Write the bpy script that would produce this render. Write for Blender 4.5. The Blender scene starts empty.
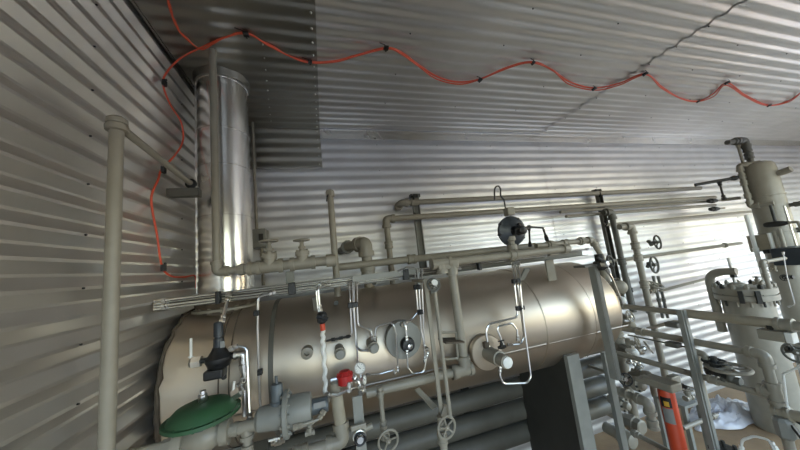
import bpy, math, random
from mathutils import Vector, Matrix, Quaternion
random.seed(7)
V = Vector
scene = bpy.context.scene
COL = scene.collection
PI = math.pi

# ------------------------------------------------------------------ camera solve
F = 276.0
ZC = 1.85                       # eye height above the floor
EX = V((0.95935676, -0.06937497, 0.2735356))
EY = V((-0.25980365, 0.16127613, 0.95209877))
EZ = V((-0.11016659, -0.98446794, 0.13669747))
CR = V((EX.x, EY.x, EZ.x)); CD = V((EX.y, EY.y, EZ.y)); CF = V((EX.z, EY.z, EZ.z))
CAM = V((0, 0, ZC))

def q(x, y, X=None, Y=None, Z=None):
    """point seen at pixel x,y on the plane X=, Y= or Z= (Z is height above the floor)"""
    r = CR * (x - 400) + CD * (y - 225) + CF * F
    if X is not None: t = X / r.x
    elif Y is not None: t = Y / r.y
    else: t = (Z - ZC) / r.z
    return CAM + r * t
def pix(p):
    d = p - CAM; w = d.dot(CF)
    return 400 + F * d.dot(CR) / w, 225 + F * d.dot(CD) / w
def slide(p, axis, x=None, y=None):
    """move p along axis until it reads pixel column x or row y"""
    d = V(axis); e = p - CAM
    A = CR if x is not None else CD
    k = (x - 400) / F if x is not None else (y - 225) / F
    t = (k * e.dot(CF) - e.dot(A)) / (d.dot(A) - k * d.dot(CF))
    return p + d * t
AX, AY, AZ = V((1, 0, 0)), V((0, 1, 0)), V((0, 0, 1))
def drop(p, y): return slide(p, AZ, y=y)
def upright(xl, xr, y, Y):
    """axis point and radius of an upright cylinder seen between columns xl and xr, its axis at depth Y"""
    a = q(xl, y, Y=1.) - CAM; b = q(xr, y, Y=1.) - CAM
    t0 = math.atan2(a.x, a.y); t1 = math.atan2(b.x, b.y); m = (t0 + t1) / 2
    d = Y / math.cos(m); r = d * math.sin((t1 - t0) / 2)
    return V((d * math.sin(m), Y, 0)), r
def rad(p, px): return px * (p - CAM).dot(CF) / F

# ------------------------------------------------------------------ dimensions
WL = -0.724; YB = 2.40; H = ZC + 1.272; XR = 8.6; YF = -0.85
VY, VZ, VR = 1.80, ZC - 0.475, 0.345         # horizontal vessel axis and radius
VX1 = 1.93

# ------------------------------------------------------------------ materials
def mat(name, col, rough=.5, metal=0., var=.0, vscale=8., bump=0., bscale=60., rvar=0., col2=None, stretch=None, spec=.5):
    m = bpy.data.materials.new(name); m.use_nodes = True
    nt = m.node_tree; b = nt.nodes['Principled BSDF']
    def lin(c): return tuple(((v / 255) / 12.92 if v / 255 < .04045 else ((v / 255 + .055) / 1.055) ** 2.4) for v in c) + (1,)
    c = lin(col)
    b.inputs['Base Color'].default_value = c
    b.inputs['Roughness'].default_value = rough
    b.inputs['Metallic'].default_value = metal
    b.inputs['Specular IOR Level'].default_value = spec
    tc = nt.nodes.new('ShaderNodeTexCoord'); mp = nt.nodes.new('ShaderNodeMapping')
    nt.links.new(tc.outputs['Object'], mp.inputs['Vector'])
    if stretch: mp.inputs['Scale'].default_value = stretch
    n = nt.nodes.new('ShaderNodeTexNoise'); n.inputs['Scale'].default_value = vscale; n.inputs['Detail'].default_value = 5
    nt.links.new(mp.outputs[0], n.inputs['Vector'])
    if var or col2:
        mx = nt.nodes.new('ShaderNodeMix'); mx.data_type = 'RGBA'
        rp = nt.nodes.new('ShaderNodeValToRGB'); rp.color_ramp.elements[0].position = .35; rp.color_ramp.elements[1].position = .68
        nt.links.new(n.outputs['Fac'], rp.inputs['Fac'])
        nt.links.new(rp.outputs['Color'], mx.inputs['Factor'])
        mx.inputs['A'].default_value = c
        mx.inputs['B'].default_value = lin(col2) if col2 else tuple(max(0, v * (1 - var)) for v in c[:3]) + (1,)
        nt.links.new(mx.outputs['Result'], b.inputs['Base Color'])
    if rvar:
        mr = nt.nodes.new('ShaderNodeMapRange'); mr.inputs['From Min'].default_value = .3; mr.inputs['From Max'].default_value = .7
        mr.inputs['To Min'].default_value = max(.03, rough - rvar); mr.inputs['To Max'].default_value = rough + rvar
        nt.links.new(n.outputs['Fac'], mr.inputs['Value']); nt.links.new(mr.outputs[0], b.inputs['Roughness'])
    if bump:
        n2 = nt.nodes.new('ShaderNodeTexNoise'); n2.inputs['Scale'].default_value = bscale; n2.inputs['Detail'].default_value = 3
        nt.links.new(mp.outputs[0], n2.inputs['Vector'])
        bp = nt.nodes.new('ShaderNodeBump'); bp.inputs['Strength'].default_value = bump; bp.inputs['Distance'].default_value = .02
        nt.links.new(n2.outputs['Fac'], bp.inputs['Height']); nt.links.new(bp.outputs[0], b.inputs['Normal'])
    return m
M = {}
M['sheet'] = mat('corrugated_aluminium', (210, 209, 209), .44, .80, .10, 2.5, .10, 9, .07)
M['sheetwall'] = mat('corrugated_aluminium_left', (212, 206, 198), .36, .85, .10, 2.2, .08, 7, .06)
M['roof'] = mat('corrugated_ceiling', (214, 211, 206), .36, .85, .08, 2.5, .08, 9, .06)
M['flash'] = mat('flashing_sheet', (160, 157, 149), .36, 1, .0, 3, .0, 6, .03)
M['stack'] = mat('stack_aluminium', (226, 224, 220), .24, 1, .06, 3, .05, 5, .05)
M['jacket'] = mat('jacket_aluminium', (186, 173, 156), .44, .94, .08, 2.2, .06, 5, .05)
M['seal'] = mat('rusty_sealant', (104, 92, 78), .8, .2, .4, 30)
M['paint'] = mat('grey_enamel_paint', (142, 135, 120), .42, 0, .12, 14, .02, 50)
M['paint2'] = mat('cool_grey_paint', (132, 131, 123), .45, 0, .12, 14, .02, 50)
M['dkpaint'] = mat('dark_grey_paint', (92, 90, 82), .5, 0, .15, 9, .02, 50)
M['steel'] = mat('stainless_tube', (205, 203, 198), .28, 1, .1, 10)
M['iron'] = mat('blackened_iron', (58, 57, 54), .5, .5, .25, 20)
M['black'] = mat('black_plastic', (22, 22, 23), .45)
M['slate'] = mat('slate_blue_paint', (50, 55, 60), .42, .1, .12, 12)
M['coil'] = mat('coil_paint', (92, 88, 78), .5, 0, .2, 9, .02, 50)
M['pilot'] = mat('blue_grey_paint', (88, 94, 96), .45, .1, .12, 12)
M['red'] = mat('red_paint', (170, 28, 24), .38, 0, .15, 12)
M['green'] = mat('green_paint', (46, 86, 54), .5, 0, .3, 9)
M['orange'] = mat('orange_red_paint', (200, 72, 40), .42, 0, .15, 9)
M['cord'] = mat('orange_rubber', (214, 88, 58), .5)
M['white'] = mat('white_enamel', (226, 224, 216), .5)
M['dial'] = mat('gauge_dial', (232, 230, 222), .4)
M['label'] = mat('grey_sticker', (132, 132, 128), .5)
M['yellow'] = mat('yellow_sticker', (206, 160, 52), .5)
M['floor'] = mat('tan_floor', (160, 131, 94), .7, 0, 0, 4, .15, 40, 0, (134, 108, 78))
M['ground'] = mat('gravel_ground', (136, 134, 130), .9, 0, .2, 3)
M['film'] = mat('white_plastic_film', (184, 180, 180), .3, 0, .08, 20)
M['wood'] = mat('dark_panel', (66, 64, 58), .6, .3, .2, 5)
M['tan'] = mat('tan_wrap', (158, 148, 128), .6, 0, .2, 14)

# ------------------------------------------------------------------ mesh builder
class MB:
    def __init__(s): s.v = []; s.f = []; s.mi = []; s.m = 0
    def add(s, vs, fs):
        o = len(s.v); s.v += [tuple(v) for v in vs]
        for f in fs: s.f.append([i + o for i in f]); s.mi.append(s.m)
        return s
    def ring(s, c, a, b, r, n): return [c + a * (r * math.cos(2 * PI * i / n)) + b * (r * math.sin(2 * PI * i / n)) for i in range(n)]
    def tube(s, pts, r, n=10, bend=0., k=5, cap=True, closed=False):
        pts = fillet([V(p) for p in pts], bend, k) if bend else [V(p) for p in pts]
        T = []
        m = len(pts)
        for i in range(m):
            if closed: d = pts[(i + 1) % m] - pts[i - 1]
            else: d = pts[min(i + 1, m - 1)] - pts[max(i - 1, 0)]
            T.append(d.normalized())
        a = T[0].orthogonal().normalized(); vs = []
        for i in range(m):
            if i: a = (T[i - 1].rotation_difference(T[i])) @ a
            a = (a - T[i] * a.dot(T[i])).normalized()
            b = T[i].cross(a); rr = r[i] if isinstance(r, (list, tuple)) else r
            vs += s.ring(pts[i], a, b, rr, n)
        fs = []
        for i in range(m if closed else m - 1):
            j = (i + 1) % m
            for t in range(n):
                u = (t + 1) % n
                fs.append((i * n + t, i * n + u, j * n + u, j * n + t))
        if cap and not closed: fs += [tuple(range(n))[::-1], tuple((m - 1) * n + t for t in range(n))]
        return s.add(vs, fs)
    def lathe(s, o, ax, prof, n=20, a=None):
        ax = V(ax).normalized(); a = (V(a) - ax * V(a).dot(ax)).normalized() if a else ax.orthogonal().normalized(); b = ax.cross(a)
        vs = []
        for d, r in prof: vs += s.ring(V(o) + ax * d, a, b, max(r, 1e-5), n)
        fs = []
        for i in range(len(prof) - 1):
            for t in range(n):
                u = (t + 1) % n
                fs.append((i * n + t, i * n + u, (i + 1) * n + u, (i + 1) * n + t))
        L = (len(prof) - 1) * n
        fs += [tuple(range(n))[::-1], tuple(L + t for t in range(n))]
        return s.add(vs, fs)
    def cyl(s, a, b, r, n=14, r2=None):
        a = V(a); b = V(b); return s.lathe(a, b - a, [(0, r), ((b - a).length, r if r2 is None else r2)], n)
    def beam(s, a, b, w, h, up=AZ, c=0.):
        a = V(a); b = V(b); d = (b - a).normalized(); up = V(up)
        if abs(d.dot(up)) > .98: up = AY if abs(d.y) < .9 else AX
        x = d.cross(up).normalized(); y = x.cross(d)
        vs = []
        for p in (a, b):
            for sx, sy in ((-1, -1), (1, -1), (1, 1), (-1, 1)): vs.append(p + x * (sx * w / 2) + y * (sy * h / 2))
        return s.add(vs, [(3, 2, 1, 0), (4, 5, 6, 7), (0, 1, 5, 4), (1, 2, 6, 5), (2, 3, 7, 6), (3, 0, 4, 7)])
    def box(s, c, sx, sy, sz): 
        c = V(c); return s.beam(c - AZ * sz / 2, c + AZ * sz / 2, sx, sy, AY)
    def torus(s, c, ax, R, r, n=24, m=8):
        ax = V(ax).normalized(); a = ax.orthogonal().normalized(); b = ax.cross(a)
        return s.tube([V(c) + a * (R * math.cos(2 * PI * i / n)) + b * (R * math.sin(2 * PI * i / n)) for i in range(n)], r, m, closed=True)
    def ball(s, c, r, ax=AZ, k=1., n=14):
        return s.lathe(V(c), ax, [(-r * k * math.cos(t), r * math.sin(t)) for t in [PI * i / 8 for i in range(9)]], n)
    def hexa(s, c, ax, r, h): return s.lathe(V(c) - V(ax).normalized() * h / 2, ax, [(0, r * .92), (h * .12, r), (h * .88, r), (h, r * .92)], 6)
    def build(s, name, m, parent=None, smooth=True, bevel=0., ang=38):
        me = bpy.data.meshes.new(name)
        me.from_pydata(s.v, [], s.f)
        for x in (m if isinstance(m, (list, tuple)) else [m]): me.materials.append(M[x])
        me.polygons.foreach_set('material_index', s.mi)
        me.validate(); me.update()
        import bmesh
        bm = bmesh.new(); bm.from_mesh(me)
        bmesh.ops.recalc_face_normals(bm, faces=bm.faces[:])
        if smooth:
            for f in bm.faces: f.smooth = True
            for e in bm.edges:
                e.smooth = len(e.link_faces) == 2 and e.calc_face_angle(0) < math.radians(ang)
        bm.to_mesh(me); bm.free()
        o = bpy.data.objects.new(name, me); COL.objects.link(o)
        if parent:
            o.parent = parent; bpy_off(o, parent)
        if bevel:
            b = o.modifiers.new('bevel', 'BEVEL'); b.width = bevel; b.segments = 2; b.limit_method = 'ANGLE'; b.angle_limit = math.radians(40)
        return o
WORLD = {}
def bpy_off(o, parent):
    # parent empties carry only a translation: keep mesh coordinates in world space
    w = V((0, 0, 0)); p = parent
    while p: w += p.location; p = p.parent
    o.location = -w
def fillet(p, R, k=5):
    out = [p[0]]
    for i in range(1, len(p) - 1):
        a, b, c = p[i - 1], p[i], p[i + 1]
        u = (a - b); w = (c - b); lu, lw = u.length, w.length
        if lu < 1e-6 or lw < 1e-6: continue
        u /= lu; w /= lw; th = u.angle(w)
        if th > PI - .03: out.append(b); continue
        t = min(R / math.tan(th / 2), lu * .48, lw * .48); r = t * math.tan(th / 2)
        s = b + u * t; e = b + w * t
        cen = b + (u + w).normalized() * (r / math.sin(th / 2))
        v0 = s - cen; v1 = e - cen; ang = v0.angle(v1); axn = v0.cross(v1)
        if axn.length < 1e-12: out.append(b); continue
        axn.normalize()
        for j in range(k + 1): out.append(cen + Quaternion(axn, ang * j / k) @ v0)
    out.append(p[-1]); return out

def thing(name, label, cat, loc, group=None):
    o = bpy.data.objects.new(name, None); COL.objects.link(o); o.empty_display_size = .05
    o.location = V(loc); o['label'] = label; o['category'] = cat
    if group: o['group'] = group
    return o
def tag(o, label, cat, group=None):
    o['label'] = label; o['category'] = cat
    if group: o['group'] = group
    return o
def struct(o): o['kind'] = 'structure'; return o

# ------------------------------------------------------------------ part makers
def elbow_mb(a, b, c, r, bend=None):
    R = bend or r * 1.9
    u = (a - b).normalized(); w = (c - b).normalized(); th = u.angle(w); t = R / math.tan(th / 2)
    mb = MB(); e = r * .9
    mb.tube([b + u * (t + e), b + u * t * .99, b, b + w * t * .99, b + w * (t + e)], r * 1.28, 14, bend=R, k=7)
    for d in (u, w): mb.lathe(b + d * (t + e * .1), d, [(0, r * 1.30), (.01 * r, r * 1.52), (e * 1.1, r * 1.52), (e * 1.15, r * 1.3)], 14)
    return mb
def coupling(p, d, r, parent, m='paint', name='coupling', L=None):
    L = L or r * 2.6; d = V(d).normalized()
    MB().lathe(p - d * L / 2, d, [(0, r * 1.1), (L * .05, r * 1.42), (L * .3, r * 1.42), (L * .32, r * 1.28), (L * .68, r * 1.28), (L * .7, r * 1.42), (L * .95, r * 1.42), (L, r * 1.1)], 14).build(name, m, parent)
def union(p, d, r, parent, m='paint'):
    d = V(d).normalized(); L = r * 3.4
    MB().lathe(p - d * L / 2, d, [(0, r * 1.1), (L * .04, r * 1.4), (L * .28, r * 1.4), (L * .3, r * 1.7), (L * .62, r * 1.7), (L * .64, r * 1.4), (L * .96, r * 1.4), (L, r * 1.1)], 8).build('union', m, parent, ang=25)
def cap(p, d, r, parent, m='paint'):
    d = V(d).normalized()
    MB().lathe(p - d * r * 1.2, d, [(0, r * 1.1), (.01 * r, r * 1.4), (r * 1.5, r * 1.4), (r * 2.1, r * 1.15), (r * 2.3, r * .6)], 14).build('end_cap', m, parent)
def tee(p, d, s, r, parent, m='paint'):
    d = V(d).normalized(); s = V(s).normalized(); L = r * 2.6
    mb = MB(); mb.lathe(p - d * L, d, [(0, r * 1.1), (.02 * r, r * 1.5), (r * .9, r * 1.5), (r * .92, r * 1.3), (2 * L - r * .92, r * 1.3), (2 * L - r * .9, r * 1.5), (2 * L - .02 * r, r * 1.5), (2 * L, r * 1.1)], 14)
    mb.lathe(p, s, [(0, r * 1.25), (L - r * .92, r * 1.25), (L - r * .9, r * 1.5), (L - .02 * r, r * 1.5), (L, r * 1.1)], 14)
    mb.build('tee', m, parent)
def pipe(label, pts, r, m='paint', name='pipe_run', cat='pipe', group=None, bend=None, elbows=True, n=14, couplings=(), unions=(), caps=(), tees=(), root=None):
    pts = [V(p) for p in pts]
    t = root or thing(name, label, cat, pts[-1] if pts[-1].z < pts[0].z else pts[0], group)
    R = bend or r * 1.9
    MB().tube(pts, r, n, bend=R if len(pts) > 2 else 0).build('pipe', m, t)
    if elbows:
        for i in range(1, len(pts) - 1):
            if (pts[i] - pts[i - 1]).angle(pts[i + 1] - pts[i]) > .3:
                elbow_mb(pts[i - 1], pts[i], pts[i + 1], r, R).build('elbow', m, t)
    def near(p):
        best = None
        for a, b in zip(pts, pts[1:]):
            u = (b - a); f = max(0, min(1, (p - a).dot(u) / u.length_squared)); w = a + u * f
            if best is None or (w - p).length < best[0]: best = ((w - p).length, w, u.normalized())
        return best[1], best[2]
    for p in couplings: a, d = near(p); coupling(a, d, r, t, m)
    for p in unions: a, d = near(p); union(a, d, r, t, m)
    for p, s in tees: a, d = near(p); tee(a, d, s, r, t, m)
    for e in caps:
        p, d = (pts[0], pts[0] - pts[1]) if e == 0 else (pts[-1], pts[-1] - pts[-2])
        cap(p, d, r, t, m)
    return t
def tubing(label, pts, r=.0042, m='steel', name='tubing', cat='tube', group=None, bend=.022, fittings=True):
    pts = [V(p) for p in pts]
    t = thing(name, label, cat, pts[-1] if pts[-1].z < pts[0].z else pts[0], group)
    MB().tube(pts, r, 8, bend=bend, k=5).build('tube', m, t)
    if fittings:
        for p, d in ((pts[0], pts[1] - pts[0]), (pts[-1], pts[-2] - pts[-1])):
            d = d.normalized()
            mb = MB(); mb.hexa(p + d * r * 1.5, d, r * 2.1, r * 3); mb.hexa(p + d * r * 4.6, d, r * 1.8, r * 2.4); mb.build('compression_fitting', m, t)
    return t
def handwheel(c, ax, R, parent, m='paint', spokes=5, tr=.12):
    ax = V(ax).normalized(); mb = MB(); mb.torus(c, ax, R, R * tr, 28, 8)
    a = ax.orthogonal().normalized(); b = ax.cross(a)
    mb.lathe(V(c) - ax * R * .18, ax, [(0, R * .22), (R * .36, R * .22)], 12)
    for i in range(spokes):
        t = 2 * PI * i / spokes + .3; d = a * math.cos(t) + b * math.sin(t)
        mb.tube([V(c) + d * R * .12, V(c) + d * R * .55 - ax * R * .06, V(c) + d * R], R * .085, 6)
    return mb.build('handwheel', m, parent)
def gate_valve(label, c, run, stem, s, wheel=None, m='paint', name='gate_valve', cat='valve', wm=None, group=None, open_=1., spokes=5):
    """s = half length of the body along the run"""
    run = V(run).normalized(); stem = V(stem).normalized(); c = V(c)
    t = thing(name, label, cat, c, group)
    mb = MB()
    mb.lathe(c - run * s, run, [(0, s * .42), (.01 * s, s * .58), (s * .42, s * .58), (s * .45, s * .42), (s * .8, s * .5), (s * 1.2, s * .5), (s * 1.55, s * .42), (s * 1.58, s * .58), (s * 1.99, s * .58), (s * 2, s * .42)], 8)
    mb.lathe(c, stem, [(0, s * .55), (s * .75, s * .44), (s * .78, s * .62), (s * .95, s * .62)], 14)
    mb.build('body', m, t, ang=30)
    bn = MB().lathe(c + stem * s * .95, stem, [(0, s * .62), (s * .18, s * .62), (s * .2, s * .42), (s * .8, s * .30), (s * .82, s * .40), (s * 1.05, s * .40), (s * 1.07, s * .2)], 8).build('bonnet', m, t, ang=30)
    top = c + stem * s * (2.0 + .7 * open_)
    MB().cyl(c + stem * s * 1.9, top + stem * s * .35, s * .12, 8).build('stem', 'steel', bn)
    handwheel(top, stem, wheel or s * 1.15, bn, wm or m, spokes)
    return t
def needle_valve(label, c, run, stem, s, m='steel', hm='black', name='needle_valve', bar=True):
    run = V(run).normalized(); stem = V(stem).normalized(); c = V(c)
    t = thing(name, label, 'valve', c)
    mb = MB(); mb.lathe(c - run * s, run, [(0, s * .35), (s * .5, s * .35), (s * .52, s * .5), (s * 1.48, s * .5), (s * 1.5, s * .35), (s * 2, s * .35)], 6)
    mb.lathe(c, stem, [(0, s * .4), (s * .9, s * .4), (s * .92, s * .28), (s * 1.3, s * .28)], 6); mb.build('body', m, t, ang=25)
    e = c + stem * s * 1.4; side = stem.cross(run).normalized()
    if bar: MB().tube([e - run * s * .8, e + run * s * .8], s * .16, 8).build('handle', hm, t)
    else:
        MB().lathe(e - stem * s * .1, stem, [(0, s * .5), (s * .1, s * .62), (s * .5, s * .62), (s * .6, s * .5)], 10).build('handle', hm, t, ang=25)
    return t
def gauge(label, c, face, R, name='pressure_gauge', stemdir=(0, 0, -1), L=None):
    face = V(face).normalized(); c = V(c); t = thing(name, label, 'gauge', c)
    MB().lathe(c - face * R * .5, face, [(0, R * .8), (R * .1, R), (R * .42, R), (R * .55, R * 1.06), (R * .7, R * 1.06), (R * .7, R * .9), (R * .6, R * .9)], 24).build('case', 'steel', t)
    cs = t.children[0] if t.children else None
    MB().lathe(c + face * R * .08, face, [(0, R * .92), (R * .04, R * .92)], 24).build('dial', 'dial', cs)
    up = AZ - face * face.z; up.normalize(); sd = face.cross(up)
    mb = MB(); p = c + face * R * .17
    mb.beam(p - (up * .55 + sd * .5) * R * .3, p + (up * .55 + sd * .5) * R, R * .09, R * .03, face)
    for i in range(9):
        a = -2.3 + i * 4.6 / 8; d = up * math.cos(a) + sd * math.sin(a)
        mb.beam(p + d * R * .66 - face * R * .03, p + d * R * .82 - face * R * .03, R * .06, R * .02, face)
    mb.build('needle', 'black', cs)
    sdn = V(stemdir).normalized()
    MB().cyl(c + sdn * R * .8, c + sdn * (L or R * 2), R * .22, 8).build('stem', 'steel', t)
    return t
def flange_mb(c, ax, R, th, nb=8, bolt=.14):
    ax = V(ax).normalized(); mb = MB(); mb.lathe(V(c) - ax * th / 2, ax, [(0, R * .97), (th * .1, R), (th * .9, R), (th, R * .97)], 28)
    a = ax.orthogonal().normalized(); b = ax.cross(a)
    for i in range(nb):
        t = 2 * PI * i / nb; p = V(c) + (a * math.cos(t) + b * math.sin(t)) * R * .82
        mb.hexa(p, ax, R * bolt * .7, th * 2)
    return mb

# ================================================================== THE SETTING
def corrugated(name, m, axis, off, into, a0, a1, b0, b1, pitch, depth, kind, screws=(), sw=.006):
    """sheet running along `axis` from a0 to a1, ribs repeated from b0 to b1 along the third direction"""
    prof = []
    n = int((b1 - b0) / pitch) + 1
    for i in range(n):
        s = b0 + i * pitch
        if kind == 'trap': P = [(0, 0), (.10, 0), (.48, 1), (.60, 1)]
        else: P = [(k / 8, .5 - .5 * math.cos(2 * PI * k / 8)) for k in range(8)]
        for u, h in P:
            if s + u * pitch <= b1: prof.append((s + u * pitch, h * depth))
    prof.append((b1, 0))
    def pt(a, b, h):
        if axis == 'Y': return V((off + h * into, a, b))          # left wall / right wall
        if axis == 'X': return V((a, off + h * into, b))          # back / front wall
        return V((a, b, off + h * into))                          # ceiling, along X
    mb = MB(); vs = []; fs = []
    for b, h in prof: vs += [pt(a0, b, h), pt(a1, b, h)]
    for i in range(len(prof) - 1): fs.append((2 * i, 2 * i + 1, 2 * i + 3, 2 * i + 2))
    mb.add(vs, fs)
    mb.m = 1
    nrm = V((into, 0, 0)) if axis == 'Y' else V((0, into, 0)) if axis == 'X' else V((0, 0, into))
    for a, b in screws:
        kk = .54 if kind == 'trap' else .5; k = round((b - b0) / pitch - kk); b = b0 + (k + kk) * pitch
        p = pt(a, b, depth); mb.hexa(p + nrm * .002, nrm, sw * .75, .006)
    return struct(mb.build(name, [m, 'black'], None, smooth=True, ang=15 if kind == 'trap' else 60))
PW = .0835
sc_l = [(y, z) for y in (.3, q(84, 240, X=WL).y, 1.72) for z in [ZC - 1.1 + .167 * i for i in range(15)]]
corrugated('wall_left', 'sheetwall', 'Y', WL - .016, 1, YF, YB, 0, H, PW, .018, 'trap', sc_l, .0045)
sc_b = [(x, z) for x in (.55, 1.16, 1.77, 2.5, 3.1, 3.7, 4.3, 4.9, 5.5, 6.1) for z in [ZC - 1.1 + .25 * i for i in range(10)]]
corrugated('wall_back', 'sheet', 'X', YB, -1, WL, 2.415, 0, H, PW, .0054, 'sin', [s for s in sc_b if s[0] < 2.4], .005)
corrugated('wall_back', 'sheet', 'X', YB - .004, -1, 2.40, XR, 0, H, PW, .0054, 'sin', [s for s in sc_b if s[0] > 2.4], .005)
sc_c = [(x, y) for x in (.55, 1.16, 1.77, 2.9, 3.5, 4.1, 4.7, 5.3) for y in [-.6 + .32 * i for i in range(9)]] + [(2.42, -.6 + .19 * i) for i in range(16)]
corrugated('ceiling', 'roof', 'Z', H, -1, WL, 2.43, YF, YB, PW, .014, 'sin', [s for s in sc_c if s[0] < 2.4], .005)
corrugated('ceiling', 'roof', 'Z', H - .0055, -1, 2.41, XR, YF, YB, PW, .014, 'sin', [s for s in sc_c if s[0] > 2.4], .005)
mb = MB(); mb.box(((WL + XR) / 2, (YF + YB) / 2, -.05), XR - WL + .3, YB - YF + .3, .1); struct(mb.build('floor', 'floor', None, False))
mb = MB(); mb.box((4, YF - 8.2, -.12), 60, 16, .1); mb.box((XR + 12.7, 5, -.12), 25, 12, .1); struct(mb.build('ground', 'ground', None, False))
# front wall behind the camera: a narrow doorway at the camera and a wide double door further along
D1 = (-.3, .95, 2.4); D2 = (3.0, 8.0, 2.75)
mb = MB(); t = .08
def fw(x0, x1, z0, z1): mb.beam(((x0 + x1) / 2, YF - t / 2, z0), ((x0 + x1) / 2, YF - t / 2, z1), x1 - x0, t, AY)
fw(WL - .1, D1[0], 0, H); fw(D1[0], D1[1], D1[2], H); fw(D1[1], D2[0], 0, H); fw(D2[0], D2[1], D2[2], H); fw(D2[1], XR, 0, H)
struct(mb.build('wall_front', 'sheet', None, False))
D3 = (-.5, 1.2, 2.2)
mb = MB()
def rw(y0, y1, z0, z1): mb.beam((XR + .05, (y0 + y1) / 2, z0), (XR + .05, (y0 + y1) / 2, z1), .1, y1 - y0, AY)
rw(YF - .1, D3[0], 0, H); rw(D3[0], D3[1], D3[2], H); rw(D3[1], YB + .1, 0, H)
struct(mb.build('wall_right', 'sheet', None, False))
# outer roof and wall skins keep daylight out of the joints
mb = MB(); mb.box(((WL + XR) / 2, (YF + YB) / 2, H + .08), XR - WL + .4, YB - YF + .4, .06); struct(mb.build('roof', 'sheet', None, False))
mb = MB(); mb.box((WL - .08, (YF + YB) / 2, H / 2), .06, YB - YF + .3, H + .1)
mb.box(((WL + XR) / 2, YB + .06, H / 2), XR - WL + .3, .06, H + .1); struct(mb.build('outer_cladding', 'sheet', None, False))
# flashing sheet round the stack, folded from ceiling down the back wall
fx0, fx1 = WL + .01, .045; zf = ZC + .894
def flashing(name, wall):
    mb = MB(); pr = []
    a0, a1 = (zf, H - .02) if wall else (.75, YB - .022)
    n = int((a1 - a0) / PW * 8)
    for k in range(n + 1):
        a = a0 + (a1 - a0) * k / n; pr.append((a, .0265 + .0035 * math.cos(2 * PI * a / PW)))
    vs = []
    for a, h in pr: vs += [(fx0, YB - h, a), (fx1, YB - h, a)] if wall else [(fx0, a, H - h), (fx1, a, H - h)]
    fs = [(2 * k, 2 * k + 1, 2 * k + 3, 2 * k + 2) for k in range(n)]
    mb.add(vs, fs)
    c = len(vs); e0 = [vs[2 * k + 1] for k in range(n + 1)]
    mb.add(e0 + [((x, YB, z) if wall else (x, y, H)) for x, y, z in e0], [(k, k + 1, n + 2 + k, n + 1 + k) for k in range(n)])
    if wall: mb.add([vs[0], vs[1], (fx1, YB, zf), (fx0, YB, zf)], [(0, 1, 2, 3)])
    mb.m = 1
    if wall:
        for k in range(5): mb.ball((fx1 - .022, YB - .030, H - .05 - k * .075), .0055)
    else:
        for k in range(17):
            mb.ball((fx1 - .022, .85 + k * .092, H - .031), .006)
            if k < 9: mb.ball((fx1 - .28 - .012 * k, 1.45 + k * .1, H - .031), .005)
    struct(mb.build(name, ['flash', 'steel'], None, True, 0, 50))
flashing('trim_1', False); flashing('trim_4', True)
# corner angle between left wall and ceiling
mb = MB(); mb.beam((WL + .010, YF, H - .022), (WL + .010, YB, H - .022), .008, .03); struct(mb.build('trim_2', 'flash', None, False))
mb = MB(); mb.beam((.05, YB - .018, H - .065), (XR, YB - .018, H - .065), .006, .09); struct(mb.build('trim_3', 'stack', None, False))

# ================================================================== HORIZONTAL VESSEL
vc = lambda x: V((x, VY, VZ))
t = thing('heater_vessel', 'long horizontal aluminium-jacketed vessel lying under the tubing along the back wall', 'tank', (.6, VY, VZ - VR))
mb = MB(); mb.lathe(vc(WL), AX, [(.014, VR - .012), (.026, VR), (1.98, VR), (1.985, VR + .004), (2.36, VR + .004), (2.40, VR)], 72)
mb.build('jacket', 'jacket', t)
mb = MB(); mb.lathe(vc(VX1 - .26), AX, [(0, VR - .004), (.20, VR - .008), (.245, VR - .03), (.28, VR - .08), (.31, VR - .16), (.325, VR - .28), (.33, .01)], 64); mb.build('head', 'jacket', t)
for x, w in ((-.48, .004), (-.44, .004), (1.26, .008), (1.64, .008)):
    MB().lathe(vc(x), AX, [(0, VR), (.001, VR + .005), (w, VR + .005), (w + .001, VR)], 72).build('jacket_band', 'seal' if x < 0 else 'jacket', t)
xs = q(266, 330, Y=1.46).x
MB().lathe(vc(xs), AX, [(0, VR), (.001, VR + .004), (.022, VR + .004), (.023, VR)], 72).build('strap', 'coil', t)
mb = MB()
a0 = math.radians(196)
for x0, x1 in ((-.70, 1.25), (1.27, 1.92)):
    p = lambda x, a, r: V((x, VY + r * math.cos(a), VZ + r * math.sin(a)))
    mb.add([p(x0, a0, VR + .001), p(x1, a0, VR + .001), p(x1, a0 + .012, VR + .005), p(x0, a0 + .012, VR + .005), p(x1, a0 + .05, VR + .002), p(x0, a0 + .05, VR + .002)], [(0, 1, 2, 3), (3, 2, 4, 5)])
mb.build('lap_seam', 'jacket', t)
mb = MB(); mb.tube([V((WL + .026, VY + (VR + .002) * math.cos(a), VZ + (VR + .004) * math.sin(a))) + V((random.uniform(-.006, .006), 0, 0)) for a in [2 * PI * i / 60 for i in range(60)]], [.006 + .006 * random.random() for _ in range(60)], 7, closed=True)
mb.build('wall_sealant', 'seal', t)
# welded stubs on the vessel
for (x, y, R, L) in ((307, 353, .022, .05),):
    p = q(x, y, Y=1.42); MB().lathe(p + AY * .1, -AY, [(0, R * .8), (.06, R * .8), (.061, R * 1.2), (.11, R * 1.2), (.112, R * .5), (.09, R * .5)], 16).build('plug_nozzle', 'paint', t)
for x, y in ((455, 288), (336, 303), (374, 283)):
    r_ = q(x, y, Y=1.6) - CAM
    MB().cyl(CAM + r_ * .97, CAM + r_ * 1.07, .013, 8).build('lug', 'iron', t)
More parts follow.
